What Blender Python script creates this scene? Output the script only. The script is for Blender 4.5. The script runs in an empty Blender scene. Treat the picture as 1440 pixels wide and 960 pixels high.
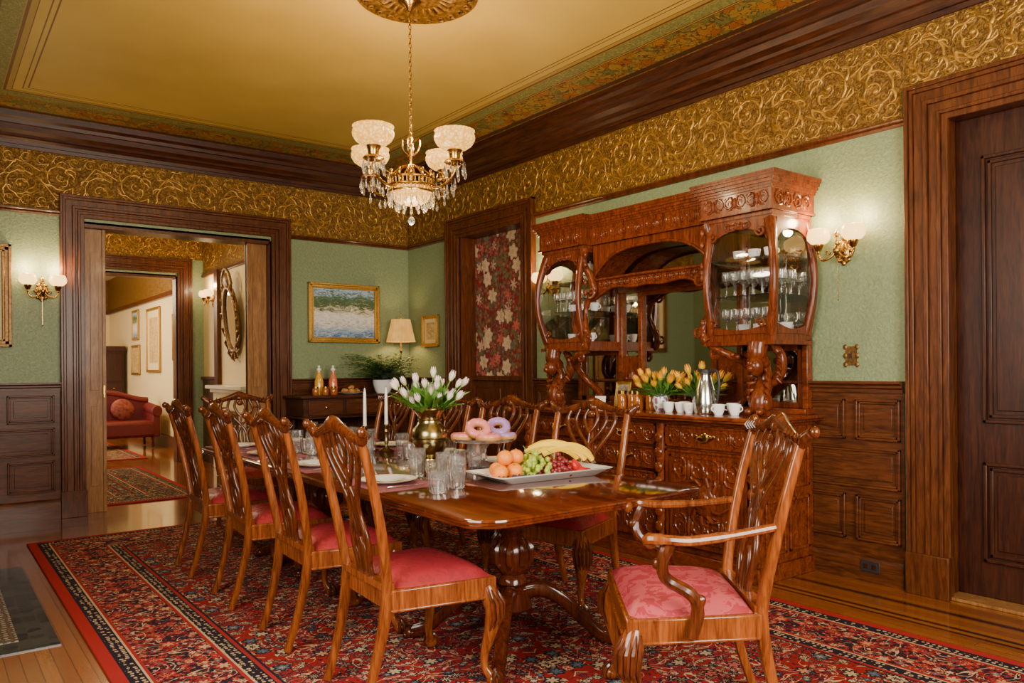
import bpy, bmesh, math, random
from mathutils import Vector, Matrix, Euler
random.seed(7)
S=bpy.context.scene
COL=S.collection
pi=math.pi
# ---------------------------------------------------------------- materials
class NT:
    def __init__(s,name):
        s.m=bpy.data.materials.new(name); s.m.use_nodes=True; s.nt=s.m.node_tree
        s.b=s.nt.nodes['Principled BSDF']
        s.tc=s.nt.nodes.new('ShaderNodeTexCoord')
    def put(s,sock,v):
        if isinstance(v,bpy.types.NodeSocket): s.nt.links.new(v,sock)
        elif isinstance(v,(tuple,list)):
            sock.default_value=tuple(v)+(1,) if (len(v)==3 and sock.type=='RGBA') else tuple(v)
        else: sock.default_value=v
    def n(s,t,ins={},**kw):
        x=s.nt.nodes.new('ShaderNode'+t)
        for k,v in kw.items(): setattr(x,k,v)
        for k,v in ins.items(): s.put(x.inputs[k],v)
        return x
    def mt(s,op,a,b=0.0,c=0.0):
        x=s.n('Math',{0:a,1:b,2:c},operation=op); return x.outputs[0]
    def mix(s,f,a,b,bt='MIX'):
        x=s.n('Mix',{0:f,6:a,7:b},data_type='RGBA',blend_type=bt); return x.outputs[2]
    def ramp(s,f,st,interp='LINEAR'):
        x=s.n('ValToRGB',{0:f}); r=x.color_ramp; r.interpolation=interp
        while len(r.elements)<len(st): r.elements.new(0.5)
        for e,(p,c) in zip(r.elements,st): e.position=p; e.color=tuple(c)+(1,)
        return x.outputs[0]
    def vmap(s,scale=(1,1,1),loc=(0,0,0),rot=(0,0,0),src=None):
        return s.n('Mapping',{'Vector':src or s.tc.outputs['Object'],'Scale':scale,'Location':loc,'Rotation':rot}).outputs[0]
    def noise(s,v,sc,det=3,dist=0.0,rough=.5):
        return s.n('TexNoise',{'Vector':v,'Scale':sc,'Detail':det,'Distortion':dist,'Roughness':rough}).outputs[0]
    def vor(s,v,sc,feature='F1',out='Distance',rnd=1.0):
        x=s.n('TexVoronoi',{'Vector':v,'Scale':sc,'Randomness':rnd},feature=feature); return x.outputs[out]
    def set(s,**kw):
        for k,v in kw.items(): s.put(s.b.inputs[k.replace('_',' ')],v)
        return s
    def bump(s,h,st=.3,dist=.01):
        x=s.n('Bump',{'Height':h,'Strength':st,'Distance':dist}); s.put(s.b.inputs['Normal'],x.outputs[0]); return s
def flat(name,c,rough=.5,metal=0.0,var=.08,bump=0,sc=30,**kw):
    t=NT(name); ns=t.noise(t.vmap(),sc,3)
    d=tuple(max(0,x*(1-var*2)) for x in c); l=tuple(min(1,x*(1+var)) for x in c)
    t.set(Base_Color=t.ramp(ns,[(.3,d),(.7,l)]),Roughness=rough,Metallic=metal,**kw)
    if bump: t.bump(ns,bump,.005)
    return t.m
def wood(name,c1,c2,rough=.3,st=(14,14,1.6),coat=.3,bump=.08,sc=2.2):
    t=NT(name); v=t.vmap(st)
    a=t.noise(v,sc,6,1.2,.6); w=t.noise(t.vmap(tuple(x*5 for x in st)),sc,3)
    f=t.mt('ADD',t.mt('MULTIPLY',a,.7),t.mt('MULTIPLY',w,.3))
    t.set(Base_Color=t.ramp(f,[(.34,c1),(.5,tuple((x+y)/2 for x,y in zip(c1,c2))),(.64,c2)]),Roughness=rough,Coat_Weight=coat,Coat_Roughness=.10,Specular_IOR_Level=.3)
    t.bump(f,bump,.003); return t.m
WD=wood('dark_oak_wood',(.034,.008,.002),(.150,.042,.010),.36,coat=.08)
WDH=wood('dark_oak_horizontal_grain',(.030,.007,.002),(.135,.038,.009),.38,st=(1.6,1.6,16),coat=.06)
WCR=wood('crown_dark_wood',(.018,.004,.0015),(.080,.020,.005),.42,st=(1.6,1.6,16),coat=0)
WDOOR=wood('deep_brown_door_wood',(.015,.0035,.002),(.062,.016,.006),.36,coat=.05)
WOAK=wood('golden_oak_wood',(.16,.065,.018),(.38,.18,.055),.38,coat=.1)
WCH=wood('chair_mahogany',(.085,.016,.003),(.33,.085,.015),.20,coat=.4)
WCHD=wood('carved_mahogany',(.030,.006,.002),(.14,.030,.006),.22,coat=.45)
WTB=wood('table_mahogany',(.035,.005,.0015),(.150,.026,.005),.05,st=(5,.8,5),coat=1.0,bump=.0)
WTBD=wood('table_base_mahogany',(.028,.005,.002),(.12,.022,.006),.18,coat=.45)
WSB=wood('sideboard_mahogany',(.060,.010,.0025),(.25,.052,.010),.22,st=(3,12,8),coat=.3)
WSBV=wood('sideboard_carved_mahogany',(.050,.008,.002),(.22,.043,.008),.26,coat=.25)
GREEN=NT('sage_green_plaster'); _n=GREEN.noise(GREEN.vmap(),48,4,.6,.6)
GREEN.set(Base_Color=GREEN.ramp(_n,[(.3,(.165,.220,.110)),(.7,(.250,.310,.165))]),Roughness=.42).bump(_n,.7,.008); GREEN=GREEN.m
CREAM=flat('cream_plaster',(.78,.62,.32),.7,var=.03)
GOLD=NT('embossed_gold_paint'); _n=GOLD.noise(GOLD.vmap(),14,5,.8,.6); _v=GOLD.noise(GOLD.vmap(),26,4,2.4)
GOLD.set(Base_Color=GOLD.mix(GOLD.ramp(_v,[(.40,(0,0,0)),(.58,(1,1,1))]),(.14,.062,.010),GOLD.ramp(_n,[(.3,(.25,.12,.017)),(.7,(.36,.185,.030))])),Roughness=.40,Metallic=.4).bump(_v,1.0,.02); GOLD=GOLD.m
GOLDH=flat('raised_gold_paint',(.45,.235,.040),.33,.5,.22,sc=20)
BRASS=flat('aged_brass',(.50,.29,.07),.25,1.0,.15,sc=40)
BRASSP=flat('patina_pewter_brass',(.42,.34,.15),.22,1.0,.25,sc=25)
GILT=flat('gilt_frame',(.60,.36,.08),.35,.8,.15,bump=.5,sc=90)
DGILT=flat('dark_gilt_frame',(.22,.11,.03),.4,.6,.25,bump=.5,sc=60)
STEEL=flat('polished_steel',(.75,.75,.75),.15,1.0,.03)
WHITE=flat('white_porcelain',(.94,.93,.90),.12,0,.01,Coat_Weight=.5)
CERM=flat('cream_porcelain',(.88,.84,.73),.2,0,.03)
MIR=NT('mirror_silver').set(Base_Color=(.60,.57,.50),Metallic=1.0,Roughness=.03).m
CRYS=NT('cut_crystal').set(Base_Color=(1,1,1),Transmission_Weight=.955,Roughness=.02,IOR=1.5,Coat_Weight=.6).m
def panem(name):
    t=NT(name); tr=t.n('BsdfTransparent'); gl=t.n('BsdfGlossy',{'Roughness':.03,'Color':(1,1,1)})
    fr=t.n('Fresnel',{'IOR':1.45}); f=t.mt('ADD',t.mt('MULTIPLY',fr.outputs[0],.9),.03)
    mx=t.n('MixShader',{0:f,1:tr.outputs[0],2:gl.outputs[0]})
    t.nt.links.new(mx.outputs[0],t.nt.nodes['Material Output'].inputs[0]); return t.m
PANE=panem('clear_cabinet_glass')
def shade(name,c,c1,c2,st,sc):
    t=NT(name); v=t.vor(t.vmap(),sc,'F1'); t.set(Base_Color=c,Roughness=.25,Emission_Color=t.ramp(v,[(.15,c1),(.6,c2)]),Emission_Strength=st); t.bump(v,.6,.006); return t.m
SHG=shade('glowing_cut_glass',(.26,.14,.025),(1.0,.62,.16),(.66,.27,.03),2.3,60)
SHW=shade('glowing_opal_glass',(.45,.28,.07),(1.0,.64,.20),(1.0,.58,.17),4.0,10)
SHP=shade('glowing_pleated_fabric',(.36,.21,.05),(1.0,.55,.14),(.85,.40,.08),.75,10)
BLK=flat('black_iron',(.02,.02,.02),.5)
def fabric(name,c,c2,sc):
    t=NT(name); v=t.vmap(); a=t.vor(v,sc,'F1'); nn=t.noise(v,sc*1.1,3,1.8)
    m=t.mt('GREATER_THAN',t.mt('ADD',nn,t.mt('MULTIPLY',a,.35)),.66)
    t.set(Base_Color=t.mix(m,c,c2),Roughness=t.mt('SUBTRACT',.62,t.mt('MULTIPLY',m,.2))); t.bump(t.noise(v,260,2),.2,.002); return t.m
SEATR=fabric('red_seat_fabric',(.25,.012,.018),(.31,.020,.028),16)
SEATD=fabric('rose_damask_fabric',(.30,.020,.034),(.42,.060,.078),15)
SOFAR=flat('red_velvet',(.13,.003,.005),.6)
MAT_=NT('woven_placemat'); _w=MAT_.n('TexWave',{'Vector':MAT_.vmap(),'Scale':50.0}).outputs[1]
_w2=MAT_.n('TexWave',{'Vector':MAT_.vmap(rot=(0,0,pi/2)),'Scale':50.0}).outputs[1]
MAT_.set(Base_Color=MAT_.mix(MAT_.mt('MULTIPLY',_w,_w2),(.16,.014,.035),(.55,.25,.27)),Roughness=.8); MAT_=MAT_.m
WAX=flat('white_candle_wax',(.92,.90,.84),.4)
LEAF=flat('leaf_green',(.10,.25,.025),.45,var=.3,sc=12)
FERN=flat('fern_green',(.05,.16,.016),.5,var=.3,sc=12)
STEM=flat('stem_green',(.14,.30,.05),.5)
def petals(name,a,b):
    t=NT(name); z=t.n('SeparateXYZ',{0:t.tc.outputs['Generated']}).outputs[2]
    t.set(Base_Color=t.ramp(z,[(.1,a),(.8,b)]),Roughness=.5,Subsurface_Weight=.1); return t.m
TULW=petals('pale_lilac_tulip_petal',(.68,.78,.40),(.86,.66,.70)); TULO=petals('orange_tulip_petal',(.80,.62,.02),(.88,.34,.005))
# ---- rug
def rugmat(name,hx,hy,F=(.29,.014,.014),NV=(.014,.013,.024),CR=(.50,.36,.20),scale=1.2):
    t=NT(name); sx=t.n('SeparateXYZ',{0:t.tc.outputs['Object']})
    ax=t.mt('ABSOLUTE',sx.outputs[0]); ay=t.mt('ABSOLUTE',sx.outputs[1])
    e=t.mt('MINIMUM',t.mt('SUBTRACT',hx,ax),t.mt('SUBTRACT',hy,ay))
    px=t.mt('PINGPONG',ax,.52); py=t.mt('PINGPONG',ay,.52)
    v=t.n('CombineXYZ',{0:px,1:py}).outputs[0]
    def motif(sc,lo,cols,seed):
        vv=t.vmap(loc=(seed,seed*.7,0),src=v)
        x=t.n('TexVoronoi',{'Vector':vv,'Scale':sc,'Randomness':.8}); d=x.outputs['Distance']; rnd=t.n('SeparateColor',{0:x.outputs['Color']}).outputs[0]
        dx=t.n('VectorMath',{0:vv,1:x.outputs['Position']},operation='SUBTRACT')
        s_=t.n('SeparateXYZ',{0:dx.outputs[0]}); ang=t.mt('ARCTAN2',s_.outputs[1],s_.outputs[0])
        d=t.mt('ADD',d,t.mt('MULTIPLY',t.mt('SINE',t.mt('MULTIPLY',ang,6.0)),.07))
        c=t.ramp(rnd,cols,'CONSTANT'); c2=t.ramp(rnd,[(0,NV),(.35,CR),(.6,(.42,.04,.03)),(.8,(.05,.07,.08))],'CONSTANT')
        return t.mt('LESS_THAN',d,lo),t.mt('LESS_THAN',d,lo*.72),t.mt('LESS_THAN',d,lo*.3),c,c2
    vn=t.noise(t.vmap(src=v),6.5*scale,2,1.6); vine=t.mt('LESS_THAN',t.mt('ABSOLUTE',t.mt('SUBTRACT',vn,.5)),.018)
    vn2=t.noise(t.vmap(src=v,loc=(3,5,0)),10*scale,2,1.2); vine2=t.mt('LESS_THAN',t.mt('ABSOLUTE',t.mt('SUBTRACT',vn2,.5)),.018)
    def pattern(base,dark):
        c=t.mix(vine2,base,dark); c=t.mix(vine,c,CR)
        for sc,lo,seed in ((32*scale,.32,4.1),(17*scale,.42,1.3),(8.5*scale,.42,8.7)):
            m1,m2,m3,cc,c2=motif(sc,lo,[(0,CR),(.25,(.48,.10,.07)),(.42,(.08,.11,.14)),(.54,(.52,.24,.12)),(.70,(.60,.46,.29)),(.88,(.22,.11,.05))],seed)
            c=t.mix(m1,c,dark); c=t.mix(m2,c,cc); c=t.mix(m3,c,c2)
        return c
    field=pattern(F,NV); bord=pattern(NV,F)
    d_=t.vor(t.tc.outputs['Object'],38,'F1',rnd=.3)
    mini=t.mix(t.mt('LESS_THAN',d_,.40),NV,t.mix(t.mt('LESS_THAN',d_,.22),CR,(.36,.03,.03)))
    def band(a,b): return t.mt('MULTIPLY',t.mt('GREATER_THAN',e,a),t.mt('LESS_THAN',e,b))
    c=t.mix(t.mt('GREATER_THAN',e,.58),bord,field)
    for a,b_,k in ((-1,.06,(.34,.02,.02)),(.06,.07,NV),(.07,.13,mini),(.13,.140,CR),(.140,.155,(.32,.02,.02)),(.46,.476,(.32,.02,.02)),(.476,.486,CR),(.486,.55,mini),(.55,.568,(.32,.02,.02)),(.568,.58,NV)): c=t.mix(band(a,b_),c,k)
    pile=t.noise(t.tc.outputs['Object'],320,2)
    c=t.mix(t.mt('MULTIPLY',pile,.2),c,(.06,.02,.015))
    t.set(Base_Color=c,Roughness=.95,Specular_IOR_Level=.1); t.bump(pile,.4,.004); return t.m
def floormat():
    t=NT('honey_oak_floor'); ob=t.tc.outputs['Object']
    br=t.n('TexBrick',{'Vector':t.vmap(rot=(0,0,pi/2)),'Color1':(.24,.068,.010),'Color2':(.35,.115,.019),'Mortar':(.04,.012,.004),'Scale':1.0,'Mortar Size':.0018,'Brick Width':1.3,'Row Height':.062,'Bias':0.0})
    g=t.noise(t.vmap((22,2.0,1)),3,5,1.0)
    c=t.mix(t.mt('MULTIPLY',g,.5),br.outputs[0],(.11,.026,.004))
    x=t.n('SeparateXYZ',{0:ob}).outputs[0]; y=t.n('SeparateXYZ',{0:ob}).outputs[1]
    for a,b in ((-.30,-.26),(-.52,-.49),(-.58,-.56)):
        c=t.mix(t.mt('MULTIPLY',t.mt('GREATER_THAN',x,a),t.mt('LESS_THAN',x,b)),c,(.030,.008,.003))
    for a,b in ((-.55,-.50),(-.30,-.26)):
        c=t.mix(t.mt('MULTIPLY',t.mt('GREATER_THAN',y,a),t.mt('LESS_THAN',y,b)),c,(.030,.008,.003))
    t.set(Base_Color=c,Roughness=.18,Coat_Weight=.5,Coat_Roughness=.08); t.bump(br.outputs[1],-.15,.002); return t.m
def ceilmat(cx,cy,hx,hy):
    t=NT('painted_ceiling'); sx=t.n('SeparateXYZ',{0:t.tc.outputs['Object']})
    ax=t.mt('ABSOLUTE',t.mt('SUBTRACT',sx.outputs[0],cx)); ay=t.mt('ABSOLUTE',t.mt('SUBTRACT',sx.outputs[1],cy))
    e=t.mt('MINIMUM',t.mt('SUBTRACT',hx,ax),t.mt('SUBTRACT',hy,ay)); ob=t.tc.outputs['Object']
    field=t.ramp(t.noise(ob,2.0,3),[(.3,(.50,.33,.062)),(.7,(.57,.385,.080))])
    x=t.n('TexVoronoi',{'Vector':ob,'Scale':8.0,'Randomness':.7})
    rnd=t.n('SeparateColor',{0:x.outputs['Color']}).outputs[0]
    dx=t.n('VectorMath',{0:ob,1:x.outputs['Position']},operation='SUBTRACT'); s_=t.n('SeparateXYZ',{0:dx.outputs[0]}); ang=t.mt('ARCTAN2',s_.outputs[1],s_.outputs[0])
    dd=t.mt('ADD',x.outputs['Distance'],t.mt('MULTIPLY',t.mt('SINE',t.mt('ADD',t.mt('MULTIPLY',ang,5.0),t.mt('MULTIPLY',rnd,9.0))),.15))
    leaf=t.mix(t.mt('LESS_THAN',dd,.58),(.32,.185,.030),(.09,.055,.010))
    leaf=t.mix(t.mt('LESS_THAN',dd,.50),leaf,t.ramp(rnd,[(0,(.33,.095,.012)),(.3,(.16,.155,.035)),(.6,(.36,.15,.022)),(.8,(.22,.20,.055))],'CONSTANT'))
    leaf=t.mix(t.mt('LESS_THAN',t.mt('ABSOLUTE',t.mt('SUBTRACT',dd,.3)),.02),leaf,(.11,.05,.010))
    vine=t.mt('LESS_THAN',t.mt('ABSOLUTE',t.mt('SUBTRACT',t.noise(ob,6,2,1.5),.5)),.016); leaf=t.mix(vine,leaf,(.08,.055,.012))
    gn=t.noise(ob,38,3,2.0); green=t.mix(t.mt('GREATER_THAN',gn,.54),(.17,.17,.045),(.31,.26,.07))
    def band(a,b): return t.mt('MULTIPLY',t.mt('GREATER_THAN',e,a),t.mt('LESS_THAN',e,b))
    c=t.mix(t.mt('LESS_THAN',e,.80),field,(.38,.24,.045))
    c=t.mix(band(.62,.74),c,green); c=t.mix(t.mt('LESS_THAN',e,.59),c,leaf)
    for a,b,k in ((.90,.91,0),(.865,.873,0),(.745,.765,0),(.59,.62,0),(.24,.30,1),(.602,.608,2),(.80,.806,0)):
        c=t.mix(band(a,b),c,[(.15,.055,.008),(.07,.025,.006),(.55,.36,.08)][k])
    t.set(Base_Color=c,Roughness=.55); return t.m
def floral():
    t=NT('burgundy_floral_fabric'); ob=t.tc.outputs['Object']
    c=(.20,.014,.018)
    vn=t.noise(ob,9,2,1.0); c=t.mix(t.mt('LESS_THAN',t.mt('ABSOLUTE',t.mt('SUBTRACT',vn,.5)),.04),c,(.12,.14,.05))
    for sc,lo,cols in ((20,.40,[(0,(.10,.14,.06)),(.3,(.12,.18,.20)),(.6,(.42,.08,.07)),(.85,(.14,.17,.08))]),(6.0,.44,[(0,(.70,.56,.38)),(.35,(.56,.13,.10)),(.65,(.66,.42,.30))])):
        x=t.n('TexVoronoi',{'Vector':ob,'Scale':float(sc),'Randomness':.85}); rnd=t.n('SeparateColor',{0:x.outputs['Color']}).outputs[0]
        dx=t.n('VectorMath',{0:ob,1:x.outputs['Position']},operation='SUBTRACT'); s_=t.n('SeparateXYZ',{0:dx.outputs[0]})
        ang=t.mt('ARCTAN2',s_.outputs[2],s_.outputs[1]); dr=x.outputs['Distance']; d=t.mt('ADD',dr,t.mt('MULTIPLY',t.mt('SINE',t.mt('MULTIPLY',ang,6.0)),.08))
        base=t.ramp(rnd,cols,'CONSTANT'); ring=t.mt('SINE',t.mt('MULTIPLY',d,38.0))
        base=t.mix(t.mt('MULTIPLY',t.mt('GREATER_THAN',ring,.3),.5),base,(.34,.06,.05))
        c=t.mix(t.mt('LESS_THAN',d,lo*1.1),c,(.07,.03,.02)); c=t.mix(t.mt('LESS_THAN',d,lo),c,base); c=t.mix(t.mt('LESS_THAN',d,lo*.22),c,(.50,.28,.10))
    t.set(Base_Color=c,Roughness=.7); return t.m
# ---------------------------------------------------------------- mesh builder
class B:
    def __init__(s,f=None): s.v=[];s.fa=[];s.mi=[];s.f=f
    def add(s,vs,fs,m=0):
        o=len(s.v); s.v+= [s.f(*v) for v in vs] if s.f else [tuple(v) for v in vs]
        s.fa+=[tuple(i+o for i in f) for f in fs]; s.mi+=[m]*len(fs); return s
    def box(s,x0,x1,y0,y1,z0,z1,m=0):
        vs=[(x,y,z) for x in (x0,x1) for y in (y0,y1) for z in (z0,z1)]
        return s.add(vs,[(0,1,3,2),(4,6,7,5),(0,4,5,1),(2,3,7,6),(0,2,6,4),(1,5,7,3)],m)
    def rings(s,R,m=0,caps=True,closed=False):
        n=len(R[0]); vs=[p for r in R for p in r]; fs=[]
        k=len(R)
        for i in range(k if closed else k-1):
            a=i*n;b=((i+1)%k)*n
            for j in range(n): fs.append((a+j,a+(j+1)%n,b+(j+1)%n,b+j))
        if caps and not closed: fs.append(tuple(range(n-1,-1,-1))); fs.append(tuple((k-1)*n+j for j in range(n)))
        return s.add(vs,fs,m)
    def lathe(s,pr,c=(0,0,0),n=20,m=0,flute=0,caps=True):
        R=[]
        for r,z in pr:
            R.append([(c[0]+(r*(1-(flute if j%2 else 0)))*math.cos(2*pi*j/n),c[1]+(r*(1-(flute if j%2 else 0)))*math.sin(2*pi*j/n),c[2]+z) for j in range(n)])
        return s.rings(R,m,caps)
    def tube(s,P,r,n=8,m=0,ref=None,flat=1.0,sq=1.0,closed=False):
        P=[Vector(p) for p in P]; k=len(P)
        if not isinstance(r,(list,tuple)): r=[r]*k
        if len(r)!=k: r=[r[min(int(i/(k-1)*(len(r)-1)+.5),len(r)-1)] for i in range(k)]
        R=[];N=None
        for i in range(k):
            T=(P[(i+1)%k]-P[i-1]) if closed else (P[min(i+1,k-1)]-P[max(i-1,0)])
            if T.length<1e-9: T=Vector((0,0,1))
            T.normalize()
            if ref is not None: N0=Vector(ref)
            else: N0=N if N is not None else (Vector((0,0,1)) if abs(T.z)<.9 else Vector((0,1,0)))
            N=N0-T*N0.dot(T)
            if N.length<1e-6: N=Vector((1,0,0))-T*T.x
            N.normalize(); Bn=T.cross(N)
            ring=[]
            for j in range(n):
                a=2*pi*(j+.5)/n; c=math.cos(a);d=math.sin(a)
                if sq!=1: c=math.copysign(abs(c)**sq,c); d=math.copysign(abs(d)**sq,d)
                ring.append(tuple(P[i]+N*(c*r[i]*flat)+Bn*(d*r[i])))
            R.append(ring)
        return s.rings(R,m,True,closed)
    def ell(s,c,r,n=12,k=8,m=0):
        if not isinstance(r,(list,tuple)): r=(r,r,r)
        R=[]
        for i in range(k+1):
            a=-pi/2+pi*i/k; q=max(math.cos(a),.02)
            R.append([(c[0]+r[0]*q*math.cos(2*pi*j/n),c[1]+r[1]*q*math.sin(2*pi*j/n),c[2]+r[2]*math.sin(a)) for j in range(n)])
        return s.rings(R,m)
    def prism(s,poly,z0,z1,m=0,ax='z'):
        g={'z':lambda x,y,z:(x,y,z),'y':lambda x,y,z:(x,z,y),'x':lambda x,y,z:(z,x,y)}[ax]
        n=len(poly); vs=[g(x,y,z0) for x,y in poly]+[g(x,y,z1) for x,y in poly]
        return s.add(vs,[tuple(range(n))[::-1],tuple(range(n,2*n))]+[(j,(j+1)%n,n+(j+1)%n,n+j) for j in range(n)],m)
    def strip(s,top,bot,d0,d1,m=0):
        for i in range(len(top)-1):
            (a,b),(c,d)=top[i],top[i+1];(e,f),(g,h)=bot[i],bot[i+1]
            vs=[(a,d0,b),(c,d0,d),(g,d0,h),(e,d0,f),(a,d1,b),(c,d1,d),(g,d1,h),(e,d1,f)]
            fs=[(0,1,2,3),(7,6,5,4),(0,4,5,1),(3,2,6,7)]
            if i==0: fs.append((0,3,7,4))
            if i==len(top)-2: fs.append((1,5,6,2))
            s.add(vs,fs,m)
        return s
    def obj(s,name,mats,parent=None,bev=0,sharp=.6,sub=0,**props):
        me=bpy.data.meshes.new(name); me.from_pydata(s.v,[],s.fa); 
        for mm in (mats if isinstance(mats,list) else [mats]): me.materials.append(mm)
        me.polygons.foreach_set('material_index',s.mi)
        bm=bmesh.new(); bm.from_mesh(me); bmesh.ops.recalc_face_normals(bm,faces=bm.faces); bm.to_mesh(me); bm.free()
        me.polygons.foreach_set('use_smooth',[True]*len(me.polygons)); me.set_sharp_from_angle(angle=sharp)
        o=bpy.data.objects.new(name,me); COL.objects.link(o)
        if parent: o.parent=parent
        if bev:
            b=o.modifiers.new('b','BEVEL'); b.width=bev; b.segments=2; b.limit_method='ANGLE'; b.angle_limit=.6
        for k,v in props.items(): o[k]=v
        return o
def root(name,label,cat,loc=(0,0,0),rz=0,group=None):
    o=bpy.data.objects.new(name,None); o.empty_display_size=.05; COL.objects.link(o); o.location=loc; o.rotation_euler=(0,0,rz)
    o['label']=label;o['category']=cat
    if group:o['group']=group
    return o
def tag(o,label,cat,group=None,loc=None,rz=None,rot=None):
    o['label']=label;o['category']=cat
    if group:o['group']=group
    if loc: o.location=loc
    if rz is not None:o.rotation_euler=(0,0,rz)
    if rot:o.rotation_euler=rot
    return o
def dup(o,loc=None,rot=None,parent=None,scale=None,label=None):
    c=o.copy(); COL.objects.link(c)
    if parent: c.parent=parent
    if loc is not None:c.location=loc
    if rot is not None:c.rotation_euler=rot if isinstance(rot,(tuple,list)) else (0,0,rot)
    if scale:c.scale=(scale,)*3 if not isinstance(scale,tuple) else scale
    if label:c['label']=label
    for ch in list(o.children): dup(ch,parent=c)
    return c
def st(o): o['kind']='structure'; return o
def sp(pts,n=6):
    P=[Vector(p) for p in pts]; out=[]
    for i in range(len(P)-1):
        a=P[max(i-1,0)];b=P[i];c=P[i+1];d=P[min(i+2,len(P)-1)]
        for k in range(n):
            t=k/n; out.append(.5*((2*b)+(c-a)*t+(2*a-5*b+4*c-d)*t*t+(3*b-a-3*c+d)*t**3))
    out.append(P[-1]); return out
def light(kind,loc,e,col=(1,.8,.55),size=.1,rot=None,parent=None,sy=None):
    l=bpy.data.lights.new('light',kind); l.energy=e; l.color=col
    if kind=='AREA':
        l.size=size
        if sy: l.shape='RECTANGLE'; l.size_y=sy
    else: l.shadow_soft_size=size
    o=bpy.data.objects.new({'AREA':'added_area_light','POINT':'bulb_or_added_light'}[kind],l); COL.objects.link(o); o.location=loc  # area lights are all added fills; points are fixture bulbs and added fills
    if rot:o.rotation_euler=rot
    if parent:o.parent=parent
    else: o['kind']='structure'
    return o
fR=lambda s,d,z:(-d,-s,z)
fL=lambda s,d,z:(-s,-d,z)
# ---------------------------------------------------------------- room
ZC=3.58; ZCR=3.34; ZF0=2.745; ZR=1.232; ZD=2.948
XL=-5.35; YN=-9.6; PE=-1.2; PN=11.6
st(B().box(XL-.9,1.2,YN-.2,PN+.2,-.1,0).obj('floor',floormat()))
st(B().box(XL-.1,.1,YN-.1,.0,ZC,ZC+.1).obj('ceiling',ceilmat(-2.425,-4.75,2.425,4.75)))
b=B(fR)
b.box(-.25,1.12,-.25,0,0,ZC);b.box(1.12,2.2,-.25,0,2.76,ZC);b.box(2.2,6.09,-.25,0,0,ZC);b.box(6.09,7.15,-.25,0,2.76,ZC);b.box(7.15,9.7,-.25,0,0,ZC)
st(b.obj('wall_right',GREEN))
b=B(fL)
b.box(0,1.68,-.25,0,0,ZC);b.box(1.68,3.44,-.25,0,2.70,ZC);b.box(3.44,5.4,-.25,0,0,ZC)
st(b.obj('wall_back',GREEN))
st(B().box(XL-.15,XL,YN,0,0,ZC).obj('wall_left',GREEN))
st(B().box(XL,0,YN-.15,YN,0,ZC).obj('wall_near',GREEN))
def prof(f,pr,s0,s1,name,m):
    b=B(f); n=len(pr); b.add([(s0,d,z) for d,z in pr]+[(s1,d,z) for d,z in pr],[tuple(range(n)),tuple(range(n,2*n))]+[(j,(j+1)%n,n+(j+1)%n,n+j) for j in range(n)]); return st(b.obj(name,m,sharp=.3))
crown=[(0,ZCR-.03),(.02,ZCR-.03),(.025,ZCR),(.045,ZCR),(.05,ZCR+.03),(.075,ZCR+.05),(.10,ZCR+.055),(.11,ZCR+.075),(.15,ZCR+.10),(.165,ZCR+.14),(.185,ZCR+.145),(.19,ZCR+.175),(.22,ZCR+.195),(.225,ZC),(0,ZC)]
rail=[(0,ZF0),(.02,ZF0),(.03,ZF0+.012),(.022,ZF0+.022),(.035,ZF0+.035),(.035,ZF0+.045),(0,ZF0+.05)]
chair_rail=[(0,ZR-.07),(.03,ZR-.07),(.03,ZR-.05),(.045,ZR-.04),(.045,ZR-.028),(.07,ZR-.015),(.07,ZR),(0,ZR)]
base_p=[(0,0),(.035,0),(.035,.13),(.028,.15),(.03,.165),(.015,.18),(0,.18)]
prof(fR,crown,0,9.6,'trim_1',WCR);prof(fL,crown,0,5.35,'trim_2',WCR)
prof(fR,rail,0,5.88,'trim_3',WD);prof(fL,rail,0,5.35,'trim_4',WD)
for i,(f,a,c) in enumerate(((fR,0,.9),(fR,2.42,5.86),(fL,0,1.47),(fL,3.63,5.35),(fR,7.38,9.6))):
    prof(f,chair_rail,a,c,'trim_%d'%(5+i),WDH); prof(f,base_p,a,c,'baseboard_%d'%(1+i),WDH)
def spiral(cx,cz,R,a0,turn,dirn,n=22,k=1.0):
    out=[]
    for i in range(n+1):
        t=i/n; r=R*(1-t)**k*.92+R*.08; a=a0+dirn*turn*2*pi*t
        out.append((cx+r*math.cos(a),cz+r*math.sin(a)))
    return out
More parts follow.
